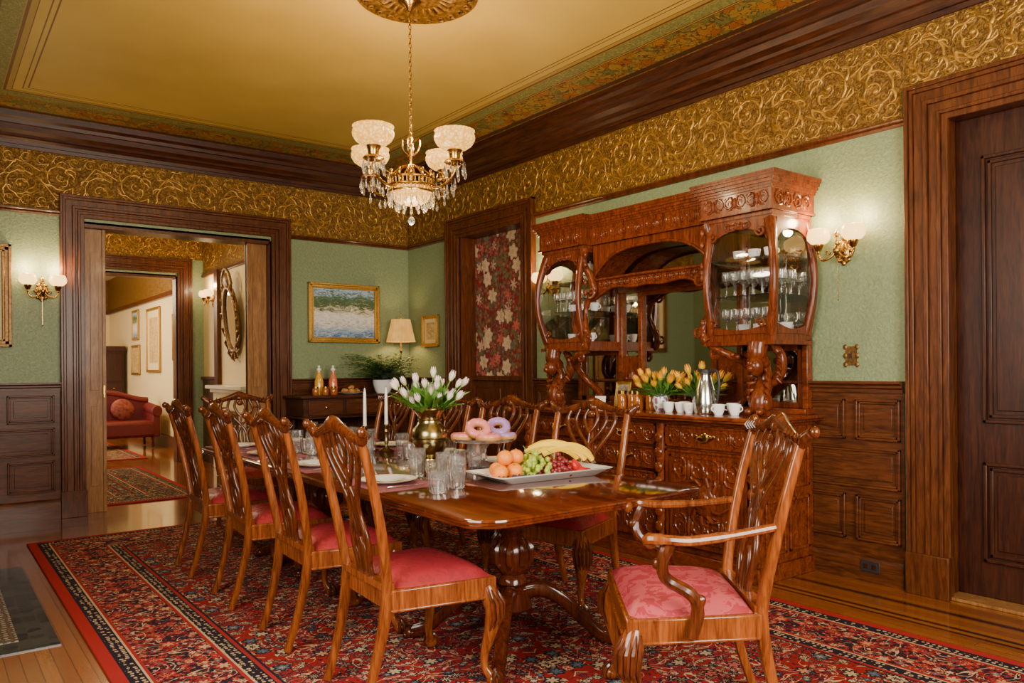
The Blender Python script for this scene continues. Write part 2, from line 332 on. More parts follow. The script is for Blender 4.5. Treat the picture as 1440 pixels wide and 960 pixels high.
def scrolls(b,s0,s1,z0,z1,R=.12,d=.004,rad=.007,seed=1,fine=True):
    rr=random.Random(seed); h=z1-z0; per=R*2.1; n=max(1,round((s1-s0)/per)); per=(s1-s0)/n
    def tb(P,ra,rb): 
        k=len(P); b.tube([(min(max(x,s0),s1),d,min(max(z,z0+.006),z1-.006)) for x,z in P],[ra+(rb-ra)*i/(k-1) for i in range(k)],n=6,ref=(0,1,0),flat=.8)
    for i in range(n):
        up=1 if i%2 else -1; cx=s0+(i+.5)*per; cz=(z0+z1)/2+up*h*(.12 if fine else .05)
        N_=20 if fine else 14
        P=spiral(cx,cz,R*rr.uniform(.9,1.08),-up*pi*.75,1.6 if fine else 1.2,up,N_); tb(P,rad,rad*.6)
        b.ell((cx,d,cz),(rad*2.2,rad*1.3,rad*2.2),6,4)
        for q in range(8 if fine else 3):
            t=q/8*.72 if fine else q/4*.6; j=int(t*N_); x,z=P[j]; x2,z2=P[j+1]; tx,tz=x2-x,z2-z; L=math.hypot(tx,tz); tx/=L;tz/=L
            nx,nz=tz*up,-tx*up; l=R*(.50-.22*t)*rr.uniform(.8,1.3)
            tb([(x,z),(x+nx*l*.5+tx*l*.25,z+nz*l*.5+tz*l*.25),(x+nx*l*.75+tx*l*.75,z+nz*l*.75+tz*l*.75),(x+nx*l*.5+tx*l*1.15,z+nz*l*.5+tz*l*1.15)],rad*1.6,rad*.4)
            if fine and q%2: 
                l*=.6; tb([(x,z),(x-nx*l*.5+tx*l*.4,z-nz*l*.5+tz*l*.4),(x-nx*l*.3+tx*l,z-nz*l*.3+tz*l)],rad*1.3,rad*.3)
        if fine: tb([(cx-per*.5,cz-up*h*.3),(cx-per*.2,cz-up*h*.42),(cx+per*.1,cz-up*h*.48),(cx+per*.5,cz-up*h*.1)],rad,rad*.7)
def frieze(f,s0,s1,z0,z1,name,seed,R=.15):
    b=B(f); b.box(s0,s1,0,.006,z0,z1,0); o=len(b.mi); h=z1-z0; a,c=s0+.01,s1-.01
    scrolls(b,a,c,z0+h*.06,z1-h*.06,R,seed=seed,rad=.0098)
    scrolls(b,a,c,z1-h*.25,z1-.008,R*.40,seed=seed+50,rad=.0062,fine=False); scrolls(b,a,c,z0+.008,z0+h*.25,R*.40,seed=seed+70,rad=.0062,fine=False)
    b.mi[o:]=[1]*(len(b.mi)-o)
    return st(b.obj(name,[GOLD,GOLDH],sharp=1.2))
frieze(fR,.0,5.86,ZF0+.05,ZCR-.03,'trim_10',1);frieze(fR,5.86,7.38,ZD+.01,ZCR-.03,'trim_11',2,.12);frieze(fR,7.38,9.6,ZF0+.05,ZCR-.03,'trim_12',3)
frieze(fL,.0,5.35,ZF0+.05,ZCR-.03,'trim_13',5)
def casing(f,s0,s1,zt,w,name,m=WD,d0=0.0):
    b=B(f)
    steps=[(0,.022,.062),(.022,.045,.05),(.045,.10,.038),(.10,.125,.05),(.125,w-.055,.032),(w-.055,w-.035,.044),(w-.035,w,.03)]
    for a,c,d in steps:
        b.box(s0+a,s0+c,d0,d0+d,0.0,zt-a); b.box(s1-c,s1-a,d0,d0+d,0.0,zt-a); b.box(s0+a,s1-a,d0,d0+d-.0005,zt-c,zt-a)
    for q in (s0,s1-w): b.box(q-.005,q+w+.005,d0,d0+.07,0,.24)
    return st(b.obj(name,m,bev=.004))
casing(fR,5.89,7.38,ZD,.23,'trim_14'); casing(fR,.90,2.42,ZD,.21,'trim_15'); casing(fL,1.47,3.63,ZD,.20,'trim_16')
b=B(fR);b.box(1.10,1.14,-.3,.0,0,2.76);b.box(2.18,2.22,-.3,0,0,2.76);b.box(1.1,2.22,-.3,0,2.74,2.8);b.box(6.07,6.10,-.25,0,0,2.76);b.box(6.09,7.15,-.25,0,2.73,2.76);st(b.obj('trim_17',WD))
b=B(fL);b.box(1.66,1.69,-.25,0,0,2.7);b.box(3.43,3.46,-.25,0,0,2.7);b.box(1.68,3.44,-.25,0,2.67,2.72);st(b.obj('trim_18',WD))
for i,(a,c) in enumerate(((1.69,1.90),(3.24,3.43))):
    b=B(fL);b.box(a,c,-.13,-.09,0,2.67);b.box(a if i else c-.03,a+.03 if i else c,-.145,-.075,0,2.67)
    for z0,z1 in ((.25,1.0),(1.15,2.45)): b.box(a+.06,c-.06,-.085,-.08,z0,z1,1)
    if i: b.box(a+.01,a+.028,-.074,-.065,1.08,1.2,2)
    st(b.obj('door_%d'%(i+2),[WOAK,WOAK,BRASS],bev=.004))
b=B(fR);b.box(6.10,7.15,-.16,-.12,0.02,2.73)
for s0,s1 in ((6.24,6.58),(6.68,7.02)):
    for z0,z1 in ((.22,.78),(1.0,2.5)):
        for k in (0,.03):
            dd=-.112+(.012 if k==0 else .004)
            b.box(s0+k,s1-k,-.12,dd,z0+k,z0+.02+k);b.box(s0+k,s1-k,-.12,dd,z1-.02-k,z1-k);b.box(s0+k,s0+.02+k,-.12,dd,z0+k,z1-k);b.box(s1-.02-k,s1-k,-.12,dd,z0+k,z1-k)
        b.box(s0+.07,s1-.07,-.12,-.11,z0+.07,z1-.07)
st(b.obj('door_1',WDOOR,bev=.004))
st(B(fR).box(6.08,7.2,-.25,.03,0,.018).obj('trim_19',WOAK,bev=.004))
def wains(f,s0,s1,name):
    b=B(f);b.box(s0,s1,0,.012,.17,ZR-.06); n=max(1,round((s1-s0)/.74)); w=(s1-s0)/n
    def pan(a,c,z0,z1):
        for k,d in ((0,.034),(.014,.026)):
            b.box(a+k,c-k,.01,d,z0+k,z0+k+.014);b.box(a+k,c-k,.01,d,z1-k-.014,z1-k);b.box(a+k,a+k+.014,.01,d,z0+k,z1-k);b.box(c-k-.014,c-k,.01,d,z0+k,z1-k)
        b.box(a+.05,c-.05,.01,.02,z0+.05,z1-.05)
    for i in range(n):
        a=s0+i*w
        for q in (0,1):
            pan(a+.05+q*w/2,a+w/2-.02+q*w/2,.87,1.12); pan(a+.05+q*w/2,a+w/2-.02+q*w/2,.25,.53)
        pan(a+.05,a+w-.02,.575,.825)
    return st(b.obj(name,WDH,bev=.003))
for i,(f,a,c) in enumerate(((fR,0.02,.9),(fR,2.42,5.86),(fL,0.02,1.47),(fL,3.63,5.35),(fR,7.38,9.6))): wains(f,a,c,'trim_%d'%(20+i))
b=B(fR);b.box(1.14,2.18,-.20,-.17,0,1.23)
for z0,z1 in ((.25,.6),(.68,1.12)):
    for a,c in ((1.2,1.62),(1.7,2.12)): b.box(a,c,-.17,-.155,z0,z1)
b.box(1.14,2.18,-.2,-.13,1.2,1.25)
st(b.obj('trim_25',WD,bev=.006))
b=B(fR);N=60
vs=[];fs=[]
for i in range(N+1):
    s=1.14+1.04*i/N; d=-.185+.004*math.sin(i*.7)
    vs+=[(s,d,1.24),(s,d,2.75)]
for i in range(N): fs.append((2*i,2*i+2,2*i+3,2*i+1))
b.add(vs,fs); tag(b.obj('floral_curtain',floral()),'burgundy floral fabric hanging in a wood-cased recess','curtain')
st(B(fR).box(1.1,2.22,-.3,-.26,0,2.8).obj('wall_recess',GREEN))
st(B().box(-1.3,-1.15,.25,3.8,0,3.5).obj('wall_hall_east',CREAM))
st(B().box(-4.6,-4.45,.25,3.8,0,3.5).obj('wall_hall_west',GREEN))
b=B();b.box(-1.68,-1.15,3.8,3.98,0,3.5);b.box(-4.6,-3.44,3.8,3.98,0,3.5);b.box(-3.44,-1.68,3.8,3.98,2.7,3.5);st(b.obj('wall_hall_north',GREEN))
st(B().box(-4.6,-1.15,.25,3.98,3.5,3.6).obj('ceiling_hall',CREAM))
fN=lambda s,d,z:(-s,3.8-d,z)
fE=lambda s,d,z:(-1.3-d,s,z)
casing(fN,1.47,3.63,ZD,.20,'trim_26')
b=B(fN);b.box(1.66,1.69,-.18,0,0,2.7);b.box(3.43,3.46,-.18,0,0,2.7);b.box(1.68,3.44,-.18,0,2.67,2.72);st(b.obj('trim_27',WD))
frieze(fN,1.3,4.4,ZD+.01,3.42,'trim_28',9,.12); frieze(fE,.3,3.8,ZF0,3.42,'trim_29',10)
b=B(fE);b.box(.25,3.8,0,.05,3.42,3.5);b.box(.25,3.8,0,.03,ZF0-.04,ZF0);b.box(.25,3.8,0,.03,0,.18);b.box(3.15,3.8,0,.02,.18,1.2);b.box(3.1,3.8,0,.05,1.2,1.24);b.box(2.95,3.1,0,.06,0,2.74);st(b.obj('trim_30',WD,bev=.004))
st(B(fN).box(1.3,4.4,0,.06,3.42,3.5).obj('trim_31',WD))
st(B().box(PE,PE+.15,3.98,PN,0,3.4).obj('wall_parlor_east',CREAM))
st(B().box(-6,PE+.15,PN,PN+.15,0,3.4).obj('wall_parlor_north',CREAM));st(B().box(-6.1,-6,3.98,PN+.15,0,3.4).obj('wall_parlor_west',CREAM))
st(B().box(-6.1,PE+.15,3.98,PN+.15,3.4,3.5).obj('ceiling_parlor',CREAM));st(B().box(-6,-4.6,3.8,3.98,0,3.5).obj('wall_parlor_south',CREAM))
b=B();b.box(PE-.04,PE,3.98,PN,0,.2);b.box(PE-.06,PE,3.98,PN,2.62,2.7);b.box(PE-.04,PE,3.98,PN,2.7,3.4,1);b.box(-6,PE,PN-.06,PN,2.62,2.7);b.box(-6,PE,PN-.04,PN,2.7,3.4,1)
st(b.obj('trim_32',[WD,GOLD]))
def rug(x0,x1,y0,y1,m,label):
    b=B();b.box(-(x1-x0)/2,(x1-x0)/2,-(y1-y0)/2,(y1-y0)/2,0,.012)
    return tag(b.obj('area_rug',m,bev=.004),label,'rug',loc=((x0+x1)/2,(y0+y1)/2,.001))
rug(-4.0,-.78,-7.7,-1.1,rugmat('persian_rug',1.61,3.3),'large red Persian rug with navy floral border under the dining table')
rug(-3.5,-2.25,.4,3.5,rugmat('hall_rug',.625,1.55,(.07,.02,.025),(.03,.035,.035)),'dark Persian rug on the hallway floor')
rug(-3.6,-1.9,4.6,8.8,rugmat('parlor_rug',.85,2.1,(.16,.06,.03),(.04,.03,.03)),'faded Persian rug on the parlor floor')
t=NT('dark_hearth_tile');x=t.n('TexVoronoi',{'Vector':t.vmap(),'Scale':16.0,'Randomness':.35});rn=t.n('SeparateColor',{0:x.outputs['Color']}).outputs[0]
ed=t.vor(t.vmap(),16.0,'DISTANCE_TO_EDGE',rnd=.35)
t.set(Base_Color=t.mix(t.mt('LESS_THAN',ed,.05),t.ramp(rn,[(0,(.006,.010,.011)),(.5,(.018,.026,.024)),(.9,(.045,.050,.038))]),(.055,.05,.035)),Roughness=.12);t.bump(t.mt('GREATER_THAN',ed,.05),.4,.003)
t2=NT('mosaic_hearth_border');v=t2.vor(t2.vmap((1,1,1)),26,'F1',rnd=.3);t2.set(Base_Color=t2.ramp(v,[(.25,(.30,.24,.15)),(.4,(.02,.02,.02)),(.6,(.16,.09,.04))]),Roughness=.15)
b=B();b.box(XL,-4.1,-3.75,-1.87,0,.006,0);b.box(-4.36,-4.26,-3.58,-2.04,.006,.008,1);b.box(XL,-4.36,-2.14,-2.04,.006,.008,1);b.box(XL,-4.36,-3.58,-3.48,.006,.008,1)
st(b.obj('floor_hearth',[t.m,t2.m]))
# fireplace on the wall behind the hearth (seen in the mirrors)
fp=root('fireplace_mantel','tall dark carved wood fireplace mantel above the tiled hearth','fireplace',(XL+.001,-2.81,.01),0)
fl=lambda y,d,z:(d,y,z)
b=B(fl)
for y in (-1.0,.72): b.box(y,y+.28,0,.30,0,1.35);b.box(y+.04,y+.24,.30,.32,.2,1.2)
b.box(-1.0,1.0,0,.30,1.05,1.35);b.box(-1.08,1.08,0,.42,1.35,1.43);b.box(-1.0,1.0,0,.12,1.43,2.65);b.box(-1.08,1.08,0,.22,2.60,2.70)
for y in (-.95,.80): b.lathe([(.05,1.43),(.06,1.5),(.04,1.6),(.05,2.0),(.04,2.4),(.06,2.5),(.05,2.6)],(0,0,0),4) if 0 else b.box(y,y+.15,.12,.20,1.43,2.6)
b.obj('surround',WDH,fp,bev=.008)
B(fl).box(-.72,.72,0,.05,0,1.05).obj('firebox',BLK,fp)
B(fl).box(-.75,.75,.12,.128,1.55,2.5).obj('mirror',MIR,fp)
# ---------------------------------------------------------------- chairs
def by(z):
    if z<.44: return -.225-.10*((.44-z)/.44)**1.6
    t=(z-.44)/.62; return -.225-.08*t-.06*t*t
def chair(arm=False,seatm=SEATR,label='',group=None):
    w=1.14 if arm else 1.0
    r=root('dining_armchair' if arm else 'dining_chair',label,'chair',group=group)
    fw,bw=.285*w,.225*w
    nx=14
    vs=[];fs=[]
    for j in range(nx+1):
        v=-1+2*j/nx; y=-.205+(v+1)/2*.425; hw=bw+(fw-bw)*(v+1)/2-.012
        for i in range(nx+1):
            u=-1+2*i/nx; z=.432+.05*((1-abs(u)**5)*(1-abs(v)**5))**.5+.014*(1-u*u)*(1-v*v)
            vs.append((u*hw,y,z))
    for j in range(nx):
        for i in range(nx): a=j*(nx+1)+i; fs.append((a,a+1,a+nx+2,a+nx+1))
    B().add(vs,fs).obj('seat',seatm,r,sharp=1.5)
    b=B();b.prism([(-bw,-.225),(bw,-.225),(fw,.23),(-fw,.23)],.355,.437); b.prism([(-bw-.004,-.22),(bw+.004,-.22),(fw+.006,.236),(-fw-.006,.236)],.352,.366)
    b.obj('seat_frame',WCH,r,bev=.006)
    b=B()
    def sx(z): t=(z-.44)/.62; return (.205+.045*t+.012*math.sin(t*pi*1.2))*w
    for sg in (-1,1):
        zs=[.40+.62*i/12 for i in range(13)]
        b.tube([(sg*sx(z),by(z),z) for z in zs],[.023-.004*i/12 for i in range(13)],n=12,ref=(0,1,0),flat=.85,sq=.6)
    def rb(pts,wd=.011,fl=.8,m=0,n=5):
        P=sp([(x,0,z) for x,z in pts],n); P=[(p[0]*w,by(p[2]),p[2]) for p in P]; b.tube(P,wd,n=8,ref=(0,1,0),flat=fl,sq=.7,m=m)
    crest=[(-.295,1.035),(-.275,1.02),(-.245,1.0),(-.2,1.005),(-.12,1.025),(-.06,1.04),(0,1.055),(.06,1.04),(.12,1.025),(.2,1.005),(.245,1.0),(.275,1.02),(.295,1.035)]
    P=sp([(x*w,0,z) for x,z in crest],4); k=len(P)
    b.tube([(p[0],by(p[2]),p[2]) for p in P],[.019+.012*math.exp(-((i/(k-1)-.5)/.12)**2)+.007*math.exp(-((abs(i/(k-1)-.5)-.38)/.06)**2) for i in range(k)],n=10,ref=(0,1,0),flat=.8,m=1)
    for sg in (-1,1):
        b.ell((sg*.297*w,by(1.04)-.01,1.037),(.018,.018,.02),8,6,1)
        for q in range(4):
            b.tube([(sg*(.25-.03*q)*w,by(1)+.018,1.0+.004*q),(sg*(.262-.03*q)*w,by(1)+.026,1.018+.003*q),(sg*(.255-.03*q)*w,by(1)+.018,1.034+.002*q)],[.003,.006,.002],6,1)
        rb([(sg*.150,1.005),(sg*.165,.95),(sg*.135,.88),(sg*.075,.80),(sg*.042,.74),(sg*.045,.68),(sg*.07,.62),(sg*.075,.56),(sg*.058,.50),(sg*.062,.455)],.014,m=1)
        rb([(sg*.085,1.015),(sg*.105,.95),(sg*.07,.885),(sg*.01,.82),(-sg*.03,.76),(-sg*.035,.70),(-sg*.012,.63),(sg*.02,.57),(sg*.03,.50),(sg*.03,.455)],.011,m=1)
        rb([(sg*.02,1.03),(sg*.045,.97),(sg*.03,.92),(0,.885)],.011,m=1)
        rb([(sg*.165,.95),(sg*.12,.955),(sg*.10,.93)],.008,m=1)
        b.ell((sg*.055*w,by(.80)+.004,.80),(.014,.01,.02),8,6,1)
    rb([(0,.885),(0,.80),(0,.72),(0,.60),(0,.455)],.009,m=1)
    for z in (.99,1.03): b.ell((0,by(z)+.012,z),(.03,.012,.02),8,6,1)
    b.box(-bw+.01,bw-.01,-.245,-.20,.435,.462)
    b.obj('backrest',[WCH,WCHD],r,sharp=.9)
    for sg in (-1,1):
        b=B();zs=[.0,.05,.12,.2,.3,.37,.425];b.tube([(sg*(.19+.015*z/.44)*w,by(z),z) for z in zs],[.018,.018,.019,.021,.023,.024,.024],n=12,ref=(0,1,0),flat=.9,sq=.6)
        b.obj('leg',WCH,r)
        b=B();X=fw-.03;Y=.20
        P=sp([(X,Y,.40),(X+.012,Y+.012,.35),(X+.022,Y+.022,.30),(X+.008,Y+.008,.21),(X-.008,Y-.008,.13),(X-.008,Y-.008,.08),(X+.008,Y+.008,.045),(X+.016,Y+.016,.03)],4)
        Q=[.030,.042,.040,.028,.019,.016,.020,.024]; rad=[]
        for i in range(len(P)): q=i/(len(P)-1)*7; a=int(min(q,6)); rad.append(Q[a]+(Q[a+1]-Q[a])*(q-a))
        b.tube([(sg*p[0],p[1],p[2]) for p in P],rad,n=12,ref=(1,0,0))
        b.ell((sg*(X+.018),Y+.018,.026),(.029,.029,.026),12,8)
        for q in range(4):
            a=pi/4+(q-1.5)*.85; cx,cy=X+.018,Y+.018
            T=[(sg*(cx+.010*math.cos(a)),cy+.010*math.sin(a),.062),(sg*(cx+.031*math.cos(a)),cy+.031*math.sin(a),.045),(sg*(cx+.033*math.cos(a)),cy+.033*math.sin(a),.02),(sg*(cx+.028*math.cos(a)),cy+.028*math.sin(a),.006)]
            b.tube(T,[.008,.009,.008,.004],6,1)
        for q in range(7):
            a=pi/4+(q-3)*.42
            b.tube([(sg*(X+.034*math.cos(a)),Y+.034*math.sin(a),.39),(sg*(X+.014+.050*math.cos(a)),Y+.014+.050*math.sin(a),.335),(sg*(X+.018+.045*math.cos(a)),Y+.018+.045*math.sin(a),.28),(sg*(X+.006+.032*math.cos(a)),Y+.006+.032*math.sin(a),.23)],[.004,.011,.009,.003],6,1)
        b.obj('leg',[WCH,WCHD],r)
    if arm:
        for sg in (-1,1):
            b=B();xb=sx(.72)
            b.tube(sp([(sg*xb,by(.72)+.01,.725),(sg*(xb+.03),-.12,.705),(sg*(xb+.065),.02,.695),(sg*(xb+.075),.10,.70),(sg*(xb+.06),.15,.70),(sg*(xb+.035),.155,.685)],6),[.018]*8+[.021]*12+[.024]*7+[.02]*4,n=10,ref=(0,0,1),flat=.75,sq=.8)
            b.ell((sg*(xb+.04),.15,.69),(.03,.022,.026),10,8)
            b.tube(sp([(sg*(xb+.06),.09,.69),(sg*(xb+.062),.115,.63),(sg*(xb+.045),.10,.57),(sg*fw,.02,.52),(sg*(fw-.01),-.0,.46),(sg*(fw-.012),.02,.38)],6),[.02,.022,.022,.023,.022,.02]+[.02]*10+[.021]*8+[.022]*7,n=10,m=1)
            b.ell((sg*(xb+.055),.125,.62),(.018,.022,.022),8,6,1); b.ell((sg*(fw-.002),-.005,.5),(.016,.022,.022),8,6,1)
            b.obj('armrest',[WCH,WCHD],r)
    return r
CL='carved mahogany dining chair with red upholstered seat '
c0=chair(label=CL+'along the table',group='dining chairs around the table')
c0.scale=(1,1,1.045)
c0.location=(-2.96,-5.20,.013);c0.rotation_euler=(0,0,-pi/2-.06)
for y,dr in ((-4.39,-.04),(-3.58,-.06),(-2.74,-.03)): dup(c0,(-2.95,y,.013),-pi/2+dr)
for x,y,dr in ((-1.74,-4.75,.27),(-1.76,-3.93,.22),(-1.76,-3.12,.15),(-1.76,-2.33,.12)): dup(c0,(x,y,.013),pi/2+dr)
dup(c0,(-2.46,-1.72,.013),pi,label='carved mahogany dining chair at the head of the table')
ar=chair(True,SEATD,'carved mahogany armchair with rose damask seat pulled out from the table')
ar.location=(-2.35,-6.13,.013);ar.rotation_euler=(0,0,math.atan2(.63,-.775)-pi/2);ar.scale=(1.03,1.05,1.055)
# ---------------------------------------------------------------- table
TZ=.77
r=root('dining_table','long polished mahogany double-pedestal dining table','table',(-2.38,-4.0,.013))
def rrect(hx,hy,rc,n=8):
    out=[]
    for cx,cy,a0 in ((hx-rc,hy-rc,0),(-hx+rc,hy-rc,pi/2),(-hx+rc,-hy+rc,pi),(hx-rc,-hy+rc,1.5*pi)):
        for i in range(n+1): a=a0+pi/2*i/n; out.append((cx+rc*math.cos(a),cy+rc*math.sin(a)))
    return out
b=B();hx,hy=.66,1.80;T=TZ-.013
R=[]
for dx,z in ((-.02,T-.034),(-.006,T-.034),(0,T-.030),(0,T-.026),(-.004,T-.023),(0,T-.020),(0,T-.015),(-.004,T-.012),(0,T-.008),(-.002,T-.002),(-.006,T)):
    R.append([(x,y,z) for x,y in rrect(hx+dx,hy+dx,.15+dx)])
b.rings(R);b.obj('tabletop',WTB,r,sharp=.5)
b=B();b.rings([[(x,y,z) for x,y in rrect(.50,1.50,.08)] for z in (T-.085,T-.034)]);b.obj('apron',WTBD,r)
for py in (-1.12,1.0):
    b=B();b.lathe([(.12,.62),(.10,.60),(.05,.58),(.045,.55),(.062,.53),(.05,.51),(.075,.48),(.088,.43),(.080,.36),(.055,.33),(.07,.31),(.075,.29),(.055,.27),(.09,.25),(.095,.17),(.06,.15),(.03,.13)],(0,py,0),24)
    b.lathe([(.16,.70),(.16,.62),(.12,.61)],(0,py,0),24)
    for q in range(8):
        a=q*pi/4; b.tube([(.05*math.cos(a),py+.05*math.sin(a),.34),(.090*math.cos(a),py+.090*math.sin(a),.40),(.092*math.cos(a),py+.092*math.sin(a),.46),(.066*math.cos(a),py+.066*math.sin(a),.50)],[.008,.020,.018,.004],6)
    b.obj('pedestal',WTBD,r,sharp=.8)
    for q in range(4):
        a=pi/4+q*pi/2; c,s=math.cos(a),math.sin(a)
        b=B();P=sp([(.06,0,.24),(.14,0,.26),(.24,0,.215),(.34,0,.125),(.42,0,.055),(.49,0,.032)],5)
        k=len(P)
        for off in (-.022,-.0075,.0075,.022):
            b.tube([(p[0]*c-off*s,py+p[0]*s+off*c,p[2]+.014) for p in P],[.014+.006*(1-i/k) for i in range(k)],n=8,ref=(-s,c,0),flat=.6)
        b.tube([(p[0]*c,py+p[0]*s,p[2]) for p in P],[.038-.012*i/k for i in range(k)],n=10,ref=(-s,c,0),sq=.7)
        b.ell((.50*c,py+.50*s,.028),(.035,.035,.028),10,8)
        for tt in (-.5,0,.5): b.ell((.50*c+.03*math.cos(a+tt),py+.50*s+.03*math.sin(a+tt),.016),(.014,.014,.015),8,6)
        b.obj('leg',WTBD,r,sharp=.8)
# ---------------------------------------------------------------- table things
Z0=TZ+.0005
pm=tag(B().prism(rrect(.17,.24,.02,3),0,.003).obj('placemat',MAT_),'burgundy woven placemat on the dining table','placemat','placemats on the table')
pl=B();pl.lathe([(.001,.004),(.08,.003),(.09,.008),(.138,.018),(.143,.021),(.138,.022),(.09,.012),(.08,.007),(.001,.007)],n=36)
pl.tube([(.140*math.cos(a*pi/18),.140*math.sin(a*pi/18),.0215) for a in range(36)],.0018,6,1,closed=True)
pl=tag(pl.obj('dinner_plate',[CERM,GILT],sharp=1.2),'cream dinner plate with gilt rim on a placemat','plate','dinner plates on the table')
sp2=B();sp2.lathe([(.001,.002),(.05,.002),(.056,.006),(.088,.013),(.090,.015),(.056,.009),(.001,.006)],n=28);sp2=tag(sp2.obj('side_plate',WHITE,sharp=1.2),'small white side plate stacked on a dinner plate','plate','side plates on the table')
tg=B();tg.lathe([(.001,.0),(.035,.0),(.038,.006),(.044,.075),(.0455,.145),(.0435,.145),(.042,.075),(.035,.014),(.001,.012)],n=28,flute=.06);tg=tag(tg.obj('crystal_tumbler',CRYS,sharp=.2),'tall cut crystal water tumbler on the table','glass','crystal tumblers on the table')
sg_=B();sg_.lathe([(.001,0),(.038,0),(.041,.005),(.045,.045),(.048,.092),(.046,.092),(.042,.045),(.036,.012),(.001,.011)],n=28,flute=.06);sg_=tag(sg_.obj('crystal_glass',CRYS,sharp=.2),'short cut crystal old-fashioned glass','glass','short crystal glasses on the table')
fk=root('fork','silver dinner fork beside a plate','fork',group='forks on the table')
b=B();b.tube(sp([(0,-.10,.004),(0,-.03,.003),(0,.02,.004),(0,.045,.004)],3),[.005,.005,.004,.004,.003,.003,.003,.003,.006,.010],8,ref=(0,0,1),flat=.35);b.obj('handle',STEEL,fk)
for x in (-.008,-.0027,.0027,.008): B().tube([(x*.6,.044,.004),(x,.055,.003),(x,.09,.006)],[.002,.0016,.0012],6).obj('tine',STEEL,fk)
kn=root('knife','silver table knife beside a plate','knife',group='knives on the table')
b=B();b.tube([(0,-.10,.005),(0,-.09,.005),(0,-.01,.005),(0,0,.005)],[.004,.007,.006,.004],8,ref=(0,0,1),flat=.6);b.obj('handle',STEEL,kn)
b=B();b.prism([(-.004,0),(.006,0),(.009,.05),(.007,.10),(.0,.118),(-.004,.10)],.004,.006);b.obj('blade',STEEL,kn)
used=set()
def pick(o,loc,rz=0):
    if o not in used: used.add(o); o.location=loc;o.rotation_euler=(0,0,rz)
    else: dup(o,loc,rz)
LY=[-4.70,-3.85,-3.08,-2.45];RY=[-4.40,-3.85,-3.12,-2.4]
for side,ys,x in ((-1,LY,-2.82),(1,RY,-1.94)):
    for i,y in enumerate(ys):
        sgn=-side
        pick(pm,(x,y,Z0)); pick(pl,(x,y,Z0+.003)); pick(sp2,(x,y,Z0+.0105))
        fz=Z0+.0035; ra=(-pi/2 if side<0 else pi/2)
        pick(fk,(x,y+.175*sgn,fz),ra); pick(kn,(x,y-.175*sgn,fz),ra)
        pick(tg,(x+.235*sgn,y-.15*sgn,Z0)); pick(sg_,(x+.25*sgn,y-.03*sgn,Z0)); pick(tg,(x+.23*sgn,y+.11*sgn,Z0))
dup(tg,(-2.64,-5.04,Z0));dup(sg_,(-2.78,-5.10,Z0))
dup(pm,(-2.38,-2.42,Z0),pi/2);dup(pl,(-2.38,-2.42,Z0+.003));dup(tg,(-2.1,-2.6,Z0));dup(sg_,(-2.55,-2.68,Z0))
vr=root('flower_vase','antique brass urn vase on the dining table','vase',(-2.36,-4.34,Z0));vr.scale=(1.08,1.08,1.10)
b=B();b.lathe([(.001,0),(.070,0),(.072,.012),(.06,.02),(.045,.035),(.042,.05),(.06,.07),(.082,.10),(.092,.14),(.094,.17),(.088,.20),(.066,.225),(.058,.245),(.066,.27),(.088,.30),(.096,.315),(.09,.315),(.06,.27),(.052,.245),(.05,.2),(.001,.12)],n=32);b.obj('body',BRASSP,vr,sharp=.8)
for r_,z in ((.093,.155),(.06,.248),(.06,.02),(.088,.302)): B().lathe([(r_,z-.004),(r_+.006,z),(r_,z+.004)],n=32).obj('rim',BRASSP,vr)
def tulip(name,L,petm,label,group,bend,lw=.022):
    r=root(name,label,'flower',group=group)
    P=[(bend*(t/6)**2,0,L*t/6) for t in range(7)]
    b=B();b.tube(P,.0035,6);b.obj('stem',STEM,r)
    hx=bend;b=B()
    for q in range(6):
        a=q*pi/3; rr_=.017 if q%2 else .019
        vs=[];fs=[]
        for i in range(6):
            t=i/5; z=L+.062*t; ra=rr_*(math.sin(min(t*1.9+.25,2.2))**.8)*(1.0 if t<.8 else .8); wd=.85*math.sin(pi*min(max(t*.85+.12,0),1))**.7
            for k in (-1,0,1): aa=a+wd*k*.62; vs.append((hx+ra*math.cos(aa)*(1.0+.08*(k==0)),ra*math.sin(aa)*(1.0+.08*(k==0)),z))
        for i in range(5):
            for k in (0,1): o=i*3+k; fs.append((o,o+1,o+4,o+3))
        b.add(vs,fs)
    b.obj('bloom',petm,r,sharp=1.5)
    b=B()
    for a,l in ((.4,1.05),(2.8,.9),(4.6,.75)):
        vs=[];fs=[]
        for i in range(8):
            t=i/7; rd=.035*t+.045*t*t; w=lw*math.sin(pi*(t*.93+.05)); z=L*(.15+l*t*(1.05-.2*t))
            c,s=math.cos(a),math.sin(a)
            for k in (-1,0,1): vs.append((rd*c-k*w*s,rd*s+k*w*c,z-(.004 if k==0 else 0)))
        for i in range(7):
            for k in (0,1): o=i*3+k; fs.append((o,o+1,o+4,o+3))
        b.add(vs,fs)
    b.obj('leaf',LEAF,r,sharp=1.5)
    return r
tu=[tulip('tulip',.22,TULW,'pale pink and white tulip in the brass vase','tulips in the brass vase',.01),tulip('tulip',.15,TULW,'pale pink and white tulip in the brass vase','tulips in the brass vase',.03)]
rr=random.Random(3)
base=Vector((-2.36,-4.34,Z0+.33))
for i in range(34):
    a=i*2.4; tl=.05+.68*math.sqrt(i/34); loc=(base.x+.045*min(1,tl*2)*math.cos(a),base.y+.045*min(1,tl*2)*math.sin(a),base.z-.04)
    q=(Matrix.Rotation(a,4,'Z')@Matrix.Rotation(tl,4,'Y')).to_euler()
    sc=rr.uniform(.75,1.02)
    if i<2: o=tu[i];o.location=loc;o.rotation_euler=q
    else: o=dup(tu[i%2],loc,tuple(q),scale=sc)
cs=root('candlestick','crystal and brass candlestick with white taper','candlestick',(-2.30,-3.42,Z0),group='candlesticks')
